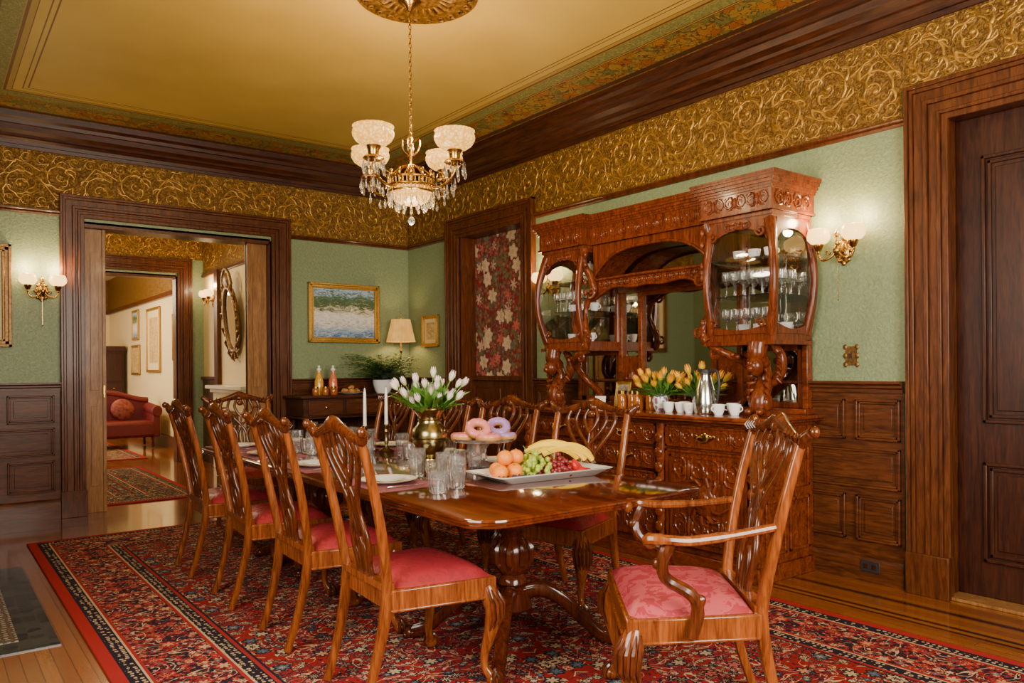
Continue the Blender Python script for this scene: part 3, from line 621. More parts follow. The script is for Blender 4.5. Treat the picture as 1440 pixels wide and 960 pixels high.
b=B();b.lathe([(.001,0),(.05,0),(.052,.008),(.03,.018),(.012,.03),(.01,.05),(.018,.06),(.01,.075),(.009,.12),(.016,.135),(.012,.15),(.02,.17),(.022,.185),(.014,.185),(.001,.17)],n=20);b.obj('base',BRASSP,cs)
b=B();b.lathe([(.0001,.435),(.004,.432),(.0095,.40),(.012,.175),(.001,.172)],n=14);b.obj('candle',WAX,cs)
b=B();b.tube([(0,0,.43),(0,0,.445),(.001,0,.45)],.0012,5);b.obj('wick',BLK,cs)
dup(cs,(-2.12,-3.38,Z0))
ds=root('cake_stand','pedestal glass cake stand holding donuts','cake stand',(-2.10,-4.50,Z0));ds.scale=(1.2,1.2,1.05)
b=B();b.lathe([(.001,0),(.055,0),(.057,.006),(.03,.016),(.012,.035),(.016,.05),(.010,.07),(.013,.10),(.03,.13),(.001,.132)],n=20);b.obj('stem',CRYS,ds)
b=B();b.lathe([(.001,.130),(.10,.132),(.145,.14),(.152,.158),(.148,.158),(.14,.146),(.10,.138),(.001,.137)],n=36,flute=.02);b.obj('plate',CRYS,ds,sharp=.8)
DOU=flat('donut_dough',(.50,.22,.05),.6);ICP=flat('pink_icing',(.75,.22,.20),.25);ICL=flat('lavender_icing',(.36,.20,.46),.25)
def donut(ic,label):
    r=root('donut',label,'donut',group='donuts on the cake stand');r.scale=(1.35,1.35,1.3)
    b=B();b.tube([(.036*math.cos(a*pi/12),.036*math.sin(a*pi/12),.018) for a in range(24)],.018,12,closed=True,ref=(0,0,1));b.obj('dough',DOU,r,sharp=1.5)
    b=B();b.tube([(.036*math.cos(a*pi/12),.036*math.sin(a*pi/12),.0245) for a in range(24)],[.0172+.0014*math.sin(a*2.6) for a in range(24)],12,closed=True,ref=(0,0,1),flat=.8);b.obj('icing',ic,r,sharp=1.5);return r
dp=donut(ICP,'round donut with pink icing');dl=donut(ICL,'round donut with lavender icing')
zz=Z0+.147
dp.location=(-2.20,-4.44,zz);dl.location=(-2.01,-4.57,zz)
dup(dp,(-2.14,-4.60,zz));dup(dl,(-2.03,-4.41,zz));dup(dp,(-2.15,-4.51,zz+.055),(.65,-.35,0));dup(dl,(-2.00,-4.50,zz+.055),(.55,-.45,0))
TX,TY,TR=-2.12,-5.02,-.06
tr=B();R=[]
for x,y,z in ((.25,.11,.0),(.27,.13,.002),(.335,.165,.034),(.350,.176,.038),(.352,.178,.042),(.335,.163,.042),(.265,.122,.008),(.24,.10,.007)):
    R.append([(p,q,z) for p,q in rrect(x,y,.02,4)])
tr.rings(R);tag(tr.obj('serving_tray',WHITE,sharp=.8),'white rectangular porcelain tray with fruit','tray',loc=(TX,TY,Z0),rz=TR)
def onT(x,y,z): c,s=math.cos(TR),math.sin(TR); return (TX+x*c-y*s,TY+x*s+y*c,Z0+z)
ORG=flat('orange_peel',(.88,.24,.003),.45,bump=.3,sc=120,var=.05);RED=flat('plum_skin',(.50,.012,.01),.25,var=.25,sc=15);GRP=flat('green_grape_skin',(.36,.46,.04),.25,Subsurface_Weight=.2);BLU=flat('blueberry_skin',(.02,.03,.10),.5);STR=flat('strawberry_skin',(.60,.008,.008),.35,bump=.4,sc=140);BAN=flat('banana_peel',(.92,.58,.015),.45,var=.08,sc=12);BTIP=flat('banana_tip',(.12,.07,.02),.6);GRR=flat('red_grape_skin',(.20,.012,.02),.25)
def fruit(name,m,r,label,cat,group,apple=False):
    o=root(name,label,cat,group=group);b=B()
    pr=[(max(.001,r*math.sin(pi*i/12)*(1+.04*math.cos(pi*i/12)*apple)),-r*.94*math.cos(pi*i/12)+(.12*r*apple if i==0 else 0)-(.16*r if i==12 else 0)+r*.94) for i in range(13)]
    b.lathe(pr,n=20);b.obj('body',m,o,sharp=1.5)
    b=B();b.tube([(0,0,r*1.7),(.002,0,r*1.95)],.0025 if apple else .004,6);b.obj('stem',STEM if not apple else BTIP,o);return o
o1=fruit('orange',ORG,.041,'ripe orange on the white tray','orange','oranges on the tray');o1.location=onT(-.22,.06,.01)
for p in ((-.135,.08),(-.245,-.025),(-.155,-.005)): dup(o1,onT(p[0],p[1],.01),(.3,.2,p[0]*9))
dup(o1,onT(-.19,.035,.070));dup(o1,onT(-.12,.04,.070))
a1=fruit('plum',RED,.030,'dark red plum on the white tray','plum','plums on the tray',True);a1.location=onT(.10,.0,.012)
for p in ((.16,.03),(.13,-.05)): dup(a1,onT(p[0],p[1],.012),p[0]*9)
gb=root('grape_bunch','bunch of green grapes on the white tray','grapes',group='grapes on the tray');b=B()
for i in range(90):
    x=rr.uniform(-.10,.10);y=rr.uniform(-.065,.065); h=max(0,1-(x/.11)**2-(y/.075)**2); b.ell((x,y,.012+(rr.random()**.5)*.11*h),(.0135,.0135,.0145),10,7)
b.obj('grape',GRP,gb,sharp=1.5);b=B();b.tube([(0,0,.08),(.02,.02,.125),(.05,.02,.14)],[.003,.0025,.002],6);b.obj('stem',STEM,gb);gb.location=onT(-.03,-.02,.012)
dup(gb,onT(.0,.08,.01),1.3,scale=1.0);g2=dup(gb,onT(.07,-.04,.014),2.2,scale=.9,label='bunch of dark red grapes on the white tray')
for ch in g2.children:
    if ch.name.startswith('grape'): ch.data=ch.data.copy();ch.data.materials[0]=GRR
sb=root('strawberry','red strawberry with green cap on the white tray','strawberry',group='strawberries on the tray')
b=B();b.lathe([(.001,0),(.009,.005),(.016,.018),(.019,.031),(.015,.040),(.001,.042)],n=14);b.obj('body',STR,sb,sharp=1.5)
b=B();[b.tube([(0,0,.041),(.010*math.cos(q),.010*math.sin(q),.043),(.017*math.cos(q),.017*math.sin(q),.039)],[.002,.004,.001],6,ref=(0,0,1),flat=.3) for q in (0,1.25,2.5,3.75,5)];b.obj('leaf',LEAF,sb)
sb.location=onT(.20,-.02,.025);sb.rotation_euler=(1.9,0,.3)
for i,(x,y,z) in enumerate(((.24,.02,0),(.18,-.07,0),(.24,-.06,0),(.22,.06,0),(.14,-.09,0),(.28,-.02,0),(.20,.02,.03),(.21,-.05,.03),(.15,-.06,.03),(.25,-.01,.03),(.20,-.02,.055),(.17,-.06,.05))): dup(sb,onT(x,y,.024+z),(1.6+.1*i,0,i*1.3),scale=1.15)
bb=root('banana','ripe yellow banana on the white tray','banana',group='bananas on the tray')
P=sp([(-.105,0,.0),(-.06,0,.032),(0,0,.046),(.06,0,.034),(.10,0,.004)],5);k=len(P)
b=B();b.tube(P,[.007+.012*math.sin(pi*min(max(i/(k-1),.06),.94))**.6 for i in range(k)],n=6,ref=(0,1,0));b.obj('peel',BAN,bb,sharp=1.0)
b=B();b.tube([(.098,0,.006),(.116,0,-.008)],[.007,.005],6);b.tube([(-.104,0,.001),(-.112,0,-.006)],[.006,.004],6);b.obj('stem',BTIP,bb)
bb.location=onT(.17,.05,.085);bb.rotation_euler=(.2,.15,-.5);bb.scale=(1.35,1.35,1.35)
for i,p in enumerate(((.21,.03),(.14,.08),(.18,.10))): dup(bb,onT(p[0],p[1],.082+.012*i),(.3+.2*i,.15,-.4-.15*i))
be=B();be.ell((0,0,.007),(.0075,.0075,.007),10,7);be.lathe([(.003,.0135),(.0035,.0155),(.0015,.0145)],n=8);be=tag(be.obj('blueberry',BLU),'small dark blueberry on the white tray','blueberry','blueberries on the tray',loc=onT(-.25,-.08,.009))
for i in range(36): dup(be,onT(-.29+.22*rr.random(),-.108+.06*rr.random(),.009+.011*(i%3==0)))
# ---------------------------------------------------------------- sideboard
sb=root('sideboard','ornate carved mahogany mirrored sideboard against the green wall','sideboard',(-.012,-4.17,0),-pi/2)
fy=lambda s,d,z:(s,-d,z)
def carve(b,x0,x1,z0,z1,d,rad=.007,m=0):
    w=x1-x0;h=z1-z0;cz=(z0+z1)/2
    n=max(1,round(w/(h*1.7))); 
    for i in range(n):
        c=x0+w*(i+.5)/n; ww=w/n/2
        R=min(h*.42,ww*.47)
        for sg in (-1,1):
            Q=spiral(c+sg*ww*.52,cz,R,pi/2,1.4,-sg,16)
            b.tube([(x,d,z) for x,z in Q],[rad*(1.1-.5*i/16) for i in range(17)],6,m,ref=(0,1,0),flat=.8)
            for q in (1,3,5,8,11):
                x,z=Q[q]; dx,dz=x-(c+sg*ww*.52),z-cz; b.tube([(x,d,z),(x+dx*.2-dz*.2,d,z+dz*.2+dx*.2),(x+dx*.38,d,z+dz*.3)],[rad*.8,rad*1.0,rad*.3],6,m)
        b.ell((c,d,cz),(rad*1.8,rad*1.3,h*.34),8,6,m)
        for sg in (-1,1):
            b.ell((c+sg*rad*2.6,d,cz),(rad*1.3,rad*1.0,h*.24),8,6,m)
            for zz_ in (-.36,.36): b.tube([(c+sg*rad*2,d,cz+zz_*h*.6),(c+sg*ww*.3,d,cz+zz_*h),(c+sg*ww*.6,d,cz+zz_*h*1.15)],[rad,rad*1.0,rad*.4],6,m)
b=B(fy);b.box(-1.10,1.10,0,.60,.10,.97);b.box(-1.12,1.12,0,.63,0.0,.10);b.box(-1.12,1.12,0,.62,.95,.975)
for x in (-1.085,-.345,.345,1.085):
    b.lathe([(.03,0),(.036,.02),(.03,.05),(.024,.08),(.034,.15),(.038,.3),(.03,.42),(.026,.5),(.036,.56),(.04,.66),(.03,.74),(.034,.78),(.034,.82)],(x,.615,.13),12)
    for z in (.25,.35,.45,.55,.65,.75,.85): b.ell((x,.645,z),(.034,.02,.04),8,6)
for s_ in (-1,1):
    e0=1.10*s_;e1=e0+.014*s_
    for z0,z1 in ((.16,.50),(.56,.90)): 
        for a,c in ((.06,.28),(.32,.54)):
            for q in ((a,c,z0,z0+.02),(a,c,z1-.02,z1),(a,a+.02,z0,z1),(c-.02,c,z0,z1)): b.box(min(e0,e1),max(e0,e1),*q)
b.obj('body',[WSB],sb,bev=.004)
b=B(fy);b.box(-1.17,1.17,0,.69,.975,.99);b.box(-1.18,1.18,0,.70,.99,1.015);b.obj('countertop',WSB,sb,bev=.008)
def pull(parent,x,z,d):
    b=B(fy);b.ell((x,d+.002,z),(.07,.006,.024),12,6);b.ell((x,d+.003,z),(.035,.008,.036),10,6)
    for s in (-1,1): b.ell((x+s*.045,d+.012,z+.004),(.010,.014,.010),8,6);b.ell((x+s*.07,d+.003,z+.008),(.014,.006,.016),8,6)
    b.tube(sp([(x-.045,d+.022,z+.004),(x-.036,d+.03,z-.018),(x,d+.032,z-.026),(x+.036,d+.03,z-.018),(x+.045,d+.022,z+.004)],4),.005,6);b.obj('handle',BRASS,parent)
for x0,x1,z0,z1,n in ((-1.04,-.39,.80,.94,1),(-.30,.30,.80,.94,1),(.39,1.04,.80,.94,1),(-.30,.30,.63,.78,1),(-.30,.30,.44,.61,1),(-.30,.30,.15,.42,0)):
    b=B(fy);b.box(x0,x1,.60,.618,z0,z1)
    mx=(x0+x1)/2
    carve(b,x0+.02,mx-.09,z0+.015,z1-.015,.62,.007);carve(b,mx+.09,x1-.02,z0+.015,z1-.015,.62,.007)
    for q in ((x0,x1,z0,z0+.012),(x0,x1,z1-.012,z1),(x0,x0+.012,z0,z1),(x1-.012,x1,z0,z1)): b.box(q[0],q[1],.6,.628,q[2],q[3])
    if not n: carve(b,mx-.09,mx+.09,z0+.02,z1-.02,.62,.008)
    dr=b.obj('drawer' if n else 'panel',WSBV,sb,sharp=.9)
    if n: pull(dr,mx,(z0+z1)/2,.62)
for x0,x1 in ((-1.04,-.39),(.39,1.04)):
    b=B(fy);b.box(x0,x1,.60,.618,.15,.78);mx=(x0+x1)/2
    for k,dd in ((0,.63),(.035,.626)):
        for q in ((x0+k,x1-k,.15+k,.165+k),(x0+k,x1-k,.765-k,.78-k),(x0+k,x0+.015+k,.15+k,.78-k),(x1-.015-k,x1-k,.15+k,.78-k)): b.box(q[0],q[1],.6,dd,q[2],q[3])
    for zc,h in ((.28,.2),(.65,.2)): carve(b,x0+.06,x1-.06,zc-h/2,zc+h/2,.62,.010)
    b.ell((mx,.622,.46),(.09,.025,.11),14,8);b.ell((mx,.64,.47),(.045,.02,.06),12,8)
    for q in range(10): a=q*pi/5; b.tube([(mx+.085*math.cos(a),.625,.46+.1*math.sin(a)),(mx+.14*math.cos(a+.2),.63,.46+.15*math.sin(a+.2)),(mx+.19*math.cos(a+.5),.625,.46+.16*math.sin(a+.5))],[.016,.012,.004],6)
    b.obj('door',WSBV,sb,sharp=.9)
b=B(fy);b.box(-1.10,1.10,0,.03,1.015,2.36)
b.box(-1.12,1.12,0,.12,1.015,1.05)
for x in (-.58,-.36,.36,.58): b.box(x-.022,x+.022,.03,.065,1.05,1.98)
for x in (-1.08,1.08): b.box(x-.02,x+.02,.03,.06,1.05,1.5)
b.box(-.58,.58,.03,.09,1.93,2.02);b.box(-.58,.58,.03,.06,1.05,1.08)
b.box(-.342,.342,.03,.05,1.90,1.94)
b.obj('back_panel',WSB,sb,bev=.004)
B(fy).box(-.338,.338,.03,.036,1.08,1.93).obj('mirror',MIR,sb)
for s in (-1,1):
    B(fy).box(min(s*.382,s*.558),max(s*.382,s*.558),.03,.036,1.42,1.93).obj('mirror',MIR,sb)
    q=B(fy);q.box(min(s*.382,s*.558),max(s*.382,s*.558),.03,.045,1.08,1.40);carve(q,min(s*.40,s*.54),max(s*.40,s*.54),1.12,1.36,.046,.008);q.obj('panel',WSBV,sb,sharp=.9)
    q=B(fy);q.box(min(s*.66,s*1.02),max(s*.66,s*1.02),.03,.036,1.09,1.43);q.obj('mirror',MIR,sb)
    q=B(fy);X=sorted((s*.60,s*1.06))
    for bx in ((X[0],X[1],1.05,1.09),(X[0],X[1],1.43,1.475),(X[0],X[0]+.06,1.05,1.475),(X[1]-.04,X[1],1.05,1.475)): q.box(bx[0],bx[1],.03,.05,bx[2],bx[3])
    q.obj('mirror_frame',WSBV,sb,bev=.005)
B(fy).box(-.56,.56,.03,.036,2.02,2.30).obj('mirror',MIR,sb)
b=B(fy)
n=16;arch=[(-.58+1.16*i/n,2.045+.20*(1-abs(-1+2*i/n)**3.2)) for i in range(n+1)]
b.strip([(x,2.31) for x,z in arch],arch,.07,.36)
b.tube([(x,.36,z) for x,z in arch],.013,8)
cur=sp([(-.60,0,1.86),(-.5,0,1.90),(-.35,0,1.955),(-.15,0,1.94),(0,0,1.95),(.15,0,1.94),(.35,0,1.955),(.5,0,1.90),(.60,0,1.86)],5)
b.strip([(p[0],2.02) for p in cur],[(p[0],p[2]) for p in cur],.33,.37)
b.tube([(p[0],.37,p[2]) for p in cur],.013,8)
b.tube([(-.6,.375,2.02),(0,.39,2.025),(.6,.375,2.02)],.012,8)
b.box(-.6,.6,.03,.36,2.0,2.015)
for x0,x1 in ((-.5,-.17),(.17,.5),(-.14,.14)): carve(b,x0,x1,1.955,2.012,.375,.007)
b.obj('arched_rail',WSBV,sb,sharp=.9)
def cab(s):
    X0,X1=.60,1.10
    g=lambda x,d,z:(s*x,-d,z)
    c=B(g);D=.44
    for z0,z1,ov in ((1.465,1.49,.02),(1.49,1.54,.0),(2.25,2.275,.0),(2.275,2.30,.012)): c.box(X0-ov,X1+ov,.03,D+ov,z0,z1)
    bow=lambda t:math.sin(pi*t)
    zs=[1.535+(2.25-1.535)*i/14 for i in range(15)]
    def post(x,d,bx,bd,r=.02):
        c.tube([(x+bx*bow((z-1.535)/.715),d+bd*bow((z-1.535)/.715),z) for z in zs],[r*(1.35-.45*bow(i/14)) for i in range(15)],12,ref=(0,1,0),sq=.55)
    post(X0+.03,D-.02,-.0,.06,.022);post(X1-.025,D-.02,.065,.06,.025);post(X1-.01,.06,.065,0,.022);post(X0+.01,.06,0,0)
    nn=12; ap=[(X0+.03+(X1-X0-.05)*i/nn,2.11+.10*math.sin(pi*i/nn)**.6) for i in range(nn+1)]
    c.strip([(x,2.26) for x,z in ap],ap,D-.03,D+.005)
    bp_=[(X0+.03+(X1-X0-.05)*i/nn,1.595-.035*math.sin(pi*i/nn)) for i in range(nn+1)]
    c.strip(bp_,[(x,1.535) for x,z in bp_],D-.03,D+.01)
    c.f=lambda x,d,z:(s*d,-x,z)
    sa=[(.06+(D-.1)*i/nn,2.12+.08*math.sin(pi*i/nn)**.6) for i in range(nn+1)]
    c.strip([(x,2.26) for x,z in sa],sa,X1-.03,X1+.012); sa=[(.06+(D-.1)*i/nn,1.60-.035*math.sin(pi*i/nn)) for i in range(nn+1)]
    c.strip(sa,[(x,1.535) for x,z in sa],X1-.03,X1+.012)
    c.f=g
    for z,sg in ((1.60,1),(2.18,-1)):
        for x in (X0+.06,X1-.07):
            Q=spiral(x,z,.036,0 if x<.8 else pi,1.3,sg*(1 if x<.8 else -1),14);c.tube([(a,D+.02,q) for a,q in Q],.008,6)
    carve(c,X0+.15,X1-.15,2.20,2.255,D+.008,.006)
    o=c.obj('display_cabinet',WSBV,sb,sharp=.9)
    B(g).box(X0+.01,X1-.01,.032,.038,1.54,2.25).obj('mirror',MIR,o)
    for side in (0,1):
        p=B(g);vs=[];fs=[]
        for i,z in enumerate(zs):
            k=bow(i/14)*.06
            vs+=[(X0+.02,D-.02+k,z),(X1-.02+k,D-.02+k,z)] if side==0 else [(X1-.02+k,D-.02+k,z),(X1-.01+k,.06,z)]
        for i in range(14): fs.append((2*i,2*i+1,2*i+3,2*i+2))
        p.add(vs,fs).obj('glass_pane',PANE,o,sharp=1.5)
    for z in (1.78,2.02): B(g).box(X0+.02,X1-.0,.04,D-.03,z,z+.008).obj('shelf',PANE,o)
    f=B(g);x=.99
    f.tube(sp([(x,.36,1.03),(x,.42,1.08),(x,.40,1.16),(x,.36,1.24),(x,.38,1.33),(x,.44,1.40),(x,.43,1.47)],5),[.055,.062,.062,.055,.05,.045,.055,.062,.065],12)
    f.ell((x,.46,1.33),(.055,.055,.065),12,8);f.ell((x,.51,1.315),(.024,.03,.026),8,6)
    for e in (-1,1):
        f.tube(sp([(x+e*.03,.36,1.20),(x+e*.09,.33,1.28),(x+e*.10,.34,1.40),(x+e*.05,.36,1.46)],4),[.016,.03,.034,.03,.016],8)
        f.ell((x+e*.045,.41,1.10),(.036,.05,.06),10,7);f.ell((x+e*.04,.47,1.045),(.028,.042,.024),8,6)
        f.ell((x+e*.022,.505,1.35),(.010,.010,.010),8,6)
        for q in range(5): f.tube([(x+e*.03,.42,1.14+.045*q),(x+e*.065,.44,1.13+.045*q),(x+e*.075,.42,1.09+.045*q)],[.008,.018,.005],6);f.tube([(x+e*(.06+.01*q),.36,1.26+.04*q),(x+e*(.10+.005*q),.38,1.25+.04*q),(x+e*(.12),.36,1.22+.04*q)],[.006,.012,.003],6)
    f.obj('carved_support',WSBV,sb,sharp=1.0)
    f=B(g)
    f.tube(sp([(.60,.40,1.47),(.68,.43,1.44),(.76,.40,1.40),(.82,.34,1.36),(.84,.26,1.28),(.80,.2,1.2),(.70,.18,1.12),(.66,.2,1.04)],5),.028,10)
    Q=spiral(.66,1.41,.05,0,1.5,1,16);f.tube([(a,.43,q) for a,q in Q],.012,6)
    for q in range(5): f.ell((.66+.04*q,.41,1.45-.015*q),(.02,.02,.02),8,6)
    f.obj('scroll_bracket',WSBV,sb,sharp=1.0)
    f=B(g);f.tube(sp([(.60,.44,1.49),(.56,.44,1.56),(.60,.43,1.66),(.625,.41,1.76),(.60,.40,1.86),(.54,.40,1.94),(.57,.40,2.05),(.62,.42,2.15),(.60,.44,2.28)],5),[.038,.032,.028,.024,.028,.036,.032,.030,.038],12,ref=(0,1,0),flat=.8)
    for z in (1.54,1.62,1.92,2.0,2.14,2.22): f.ell((.575,.455,z),(.020,.015,.028),8,6)
    Q=spiral(.53,1.92,.05,0,1.4,-1,14);f.tube([(a,.43,q) for a,q in Q],.011,6);Q=spiral(.54,1.55,.045,0,1.4,1,14);f.tube([(a,.46,q) for a,q in Q],.010,6)
    f.obj('carved_post',WSBV,sb,sharp=1.0)
cab(1);cab(-1)
b=B(fy)
def corn(x0,x1,D,le,re):
    b.box(x0,x1,0,D,2.30,2.45)
    for z0,z1,ov in ((2.30,2.315,.010),(2.435,2.45,.010),(2.45,2.465,.018),(2.465,2.485,.030),(2.485,2.505,.042),(2.505,2.52,.050),(2.52,2.532,.055)): b.box(x0-ov*le,x1+ov*re,0,D+ov,z0,z1)
corn(-.58,.58,.38,0,0);corn(-1.12,-.58,.47,1,1);corn(.58,1.12,.47,1,1)
carve(b,-.56,.56,2.322,2.43,.380,.007);carve(b,-1.10,-.60,2.322,2.43,.470,.008);carve(b,.60,1.10,2.322,2.43,.470,.008)
b.f=lambda s,d,z:(1.12+d,-s,z); carve(b,.05,.44,2.322,2.43,.002,.008)
b.obj('cornice',WSBV,sb,sharp=.6)
def SBp(x,d,z): return (-.012-d,-4.17-x,z)
wg=root('wine_glass','clear stemmed wine glass on a display cabinet shelf','glass',group='wine glasses in the display cabinet')
b=B();b.lathe([(.001,.078),(.012,.08),(.028,.10),(.034,.13),(.030,.165),(.0285,.165),(.032,.13),(.026,.103),(.001,.085)],n=16);b.obj('bowl',CRYS,wg)
b=B();b.lathe([(.001,0),(.03,0),(.03,.003),(.005,.008),(.0035,.02),(.0035,.07),(.008,.08),(.001,.081)],n=16);b.obj('stem',CRYS,wg)
wg.location=SBp(.70,.36,1.789)
for i in range(6):
    for d in (.36,.25,.14):
        if i==0 and d==.36: continue
        dup(wg,SBp(.69+.07*i,d,1.789))
for i in range(5): dup(wg,SBp(.70+.08*i,.36,1.541)); dup(wg,SBp(-.70-.08*i,.36,1.789))
cup=root('teacup','small white porcelain teacup with handle','cup',group='teacups on the sideboard')
b=B();b.lathe([(.001,0),(.024,0),(.026,.005),(.036,.03),(.042,.07),(.040,.07),(.033,.03),(.022,.008),(.001,.007)],n=24);b.obj('body',WHITE,cup,sharp=1.0)
b=B();b.tube(sp([(.038,0,.058),(.058,0,.055),(.06,0,.035),(.036,0,.022)],4),.004,6);b.obj('handle',WHITE,cup)
cup.location=SBp(.42,.50,1.016)
for x,d,z in ((.51,.52,0),(.33,.52,0),(.86,.50,0),(.78,.56,0),(.37,.40,0),(.74,.36,0)): dup(cup,SBp(x,d,1.016+z),x*20)
for x in (.72,.84,.96,1.04): dup(cup,SBp(x,.2,1.541),x*9)
for x in (.72,.84,.96): dup(cup,SBp(x,.25,2.029),x*5)
for x in (-.72,-.84,-.96): dup(cup,SBp(x,.22,1.789),x*9)
for x in (-.70,-.80,-.92): dup(cup,SBp(x,.28,1.541),x*9)
tp=root('teapot','cream porcelain coffee pot inside the display cabinet','teapot',SBp(-.68,.30,2.029))
b=B();b.lathe([(.001,0),(.04,0),(.055,.03),(.058,.06),(.045,.10),(.03,.12),(.028,.13),(.001,.13)],n=24);b.obj('body',CERM,tp)
b=B();b.tube(sp([(.05,0,.04),(.085,0,.06),(.09,0,.11),(.105,0,.125)],4),[.014]*4+[.009]*9,8);b.obj('spout',CERM,tp)
b=B();b.tube(sp([(-.045,0,.10),(-.085,0,.10),(-.085,0,.05),(-.052,0,.04)],4),.005,6);b.obj('handle',CERM,tp)
b=B();b.lathe([(.03,.13),(.02,.145),(.006,.15),(.009,.16),(.001,.166)],n=16);b.obj('lid',CERM,tp)
bp=B();bp.lathe([(.001,0),(.05,.002),(.085,.012),(.085,.015),(.05,.006),(.001,.004)],n=28);bp=tag(bp.obj('brass_plate',BRASS),'gilt display plate leaning inside the cabinet','plate',rot=(0,-1.35,0),loc=SBp(-.88,.12,2.12))
cf=root('coffee_carafe','polished steel vacuum coffee carafe on the sideboard','carafe',SBp(.63,.50,1.016));cf.scale=(1.1,1.1,1.25)
b=B();b.lathe([(.001,0),(.062,0),(.066,.01),(.066,.06),(.058,.12),(.042,.17),(.034,.20),(.036,.215),(.001,.215)],n=28);b.obj('body',STEEL,cf)
b=B();b.lathe([(.036,.215),(.03,.235),(.012,.24),(.001,.24)],n=20);b.tube([(.0,.02,.225),(0,.055,.235)],[.014,.008],8);b.obj('lid',BLK,cf)
b=B();b.tube(sp([(0,-.035,.225),(0,-.085,.225),(0,-.10,.15),(0,-.08,.06)],5),.009,8);b.obj('handle',BLK,cf)
JAM=flat('amber_jam',(.42,.11,.008),.1,Coat_Weight=1.0)
jr=root('jam_jar','small glass jar of amber jam with brass lid','jar',SBp(-.14,.38,1.016),group='jam jars on the sideboard');jr.scale=(1.25,1.25,1.7)
b=B();b.lathe([(.001,0),(.028,0),(.031,.005),(.031,.055),(.025,.066),(.001,.066)],n=20);b.obj('body',JAM,jr)
b=B();b.lathe([(.027,.066),(.027,.080),(.001,.081)],n=20);b.obj('lid',BRASS,jr)
for x,d in ((-.05,.42),(.04,.38),(-.23,.40),(-.05,.31),(-.15,.29)): dup(jr,SBp(x,d,1.016))
def frame(parent,w,h,fw,th,fm,cm,mat_=None,name='frame'):
    b=B();
    for k,(a,c,t_) in enumerate(((0,fw*.35,th),(fw*.35,fw*.75,th*.7),(fw*.75,fw,th*.85))):
        b.box(-w/2+a,w/2-a,-t_,0,a,c);b.box(-w/2+a,w/2-a,-t_,0,h-c,h-a);b.box(-w/2+a,-w/2+c,-t_,0,a,h-a);b.box(w/2-c,w/2-a,-t_,0,a,h-a)
    b.obj(name,fm,parent,bev=.003)
    b=B();q=fw
    if mat_:
        b.box(-w/2+q,w/2-q,-.008,-.002,q,h-q);b.obj('mat_board',mat_,parent);q=fw+min(w,h)*.13;b=B()
    b.box(-w/2+q,w/2-q,-.012,-.002,q,h-q);b.obj('canvas',cm,parent)
def paint(name,cols,sc,seed):
    t=NT(name);n=t.noise(t.vmap((1,1,2.2),loc=(seed,0,seed)),sc,5,1.5,.7);t.set(Base_Color=t.ramp(n,cols),Roughness=.5);t.bump(n,.4,.004);return t.m
t=NT('landscape_painting'); zz_=t.n('SeparateXYZ',{0:t.tc.outputs['Generated']}).outputs[2]; n1=t.noise(t.vmap((1,1,2.4)),7,6,1.6,.8); n2=t.noise(t.vmap((1,1,3),loc=(4,0,2)),16,4,1.0,.7)
hh=t.mt('ADD',zz_,t.mt('MULTIPLY',t.mt('SUBTRACT',n1,.5),1.1))
sky=t.ramp(hh,[(.0,(.06,.15,.34)),(.14,(.32,.45,.62)),(.26,(.80,.74,.60)),(.42,(.90,.87,.80)),(.54,(.60,.50,.32)),(.64,(.04,.09,.03)),(.82,(.08,.16,.07)),(.93,(.40,.56,.74))])
t.set(Base_Color=t.mix(t.mt('MULTIPLY',t.mt('GREATER_THAN',n2,.55),.7),sky,t.ramp(hh,[(.0,(.60,.68,.74)),(.3,(.20,.28,.46)),(.5,(.90,.86,.74)),(.7,(.18,.22,.06)),(.9,(.02,.06,.03))])),Roughness=.5);t.bump(n2,.5,.004);LAND=t.m
PH=paint('sepia_photo',[(.3,(.05,.04,.03)),(.7,(.5,.42,.3))],12,2)
P2=paint('small_print',[(.3,(.30,.13,.03)),(.6,(.7,.5,.2))],9,6)
ff=root('photo_frame','small gilt photo frame standing on the sideboard','picture frame',SBp(-.38,.25,1.016),-pi/2)
frame(ff,.16,.20,.022,.015,GILT,PH);ff.rotation_euler=(-.15,0,-pi/2)
cd=B();cd.box(-.05,.05,-.002,0,0,.09);tag(cd.obj('place_card',WHITE),'blank white card standing on the sideboard','card',rot=(-.2,0,-pi/2+.2),loc=SBp(-.48,.40,1.016))
fv=root('flower_vase','small floral porcelain vase on the sideboard','vase',SBp(.20,.46,1.016),group='vases on the sideboard');fv.scale=(1.15,1.15,1.3)
b=B();b.lathe([(.001,0),(.03,0),(.032,.005),(.045,.03),(.05,.06),(.045,.085),(.05,.095),(.046,.095),(.04,.08),(.001,.03)],n=24)
t=NT('painted_porcelain');v=t.vor(t.vmap(),38,'F1');t.set(Base_Color=t.ramp(v,[(.2,(.45,.08,.10)),(.35,(.10,.2,.35)),(.5,(.8,.78,.7))]),Roughness=.15)
b.obj('body',t.m,fv);dup(fv,SBp(.46,.34,1.016))
tO=tulip('tulip',.15,TULO,'orange tulip in a porcelain vase on the sideboard','orange tulips on the sideboard',.01,.018)
f1=True
for cxy,n in (((.20,.46),26),((.46,.34),16)):
    for i in range(n):
        a=i*2.4+cxy[0]; tl=.1+.85*math.sqrt(i/n); p=SBp(cxy[0],cxy[1],1.10); loc=(p[0]+.02*math.cos(a),p[1]+.02*math.sin(a),p[2]); q=tuple((Matrix.Rotation(a,4,'Z')@Matrix.Rotation(tl,4,'Y')).to_euler())
        if f1: tO.location=loc;tO.rotation_euler=q;f1=False
        else: dup(tO,loc,q,scale=rr.uniform(.9,1.3))
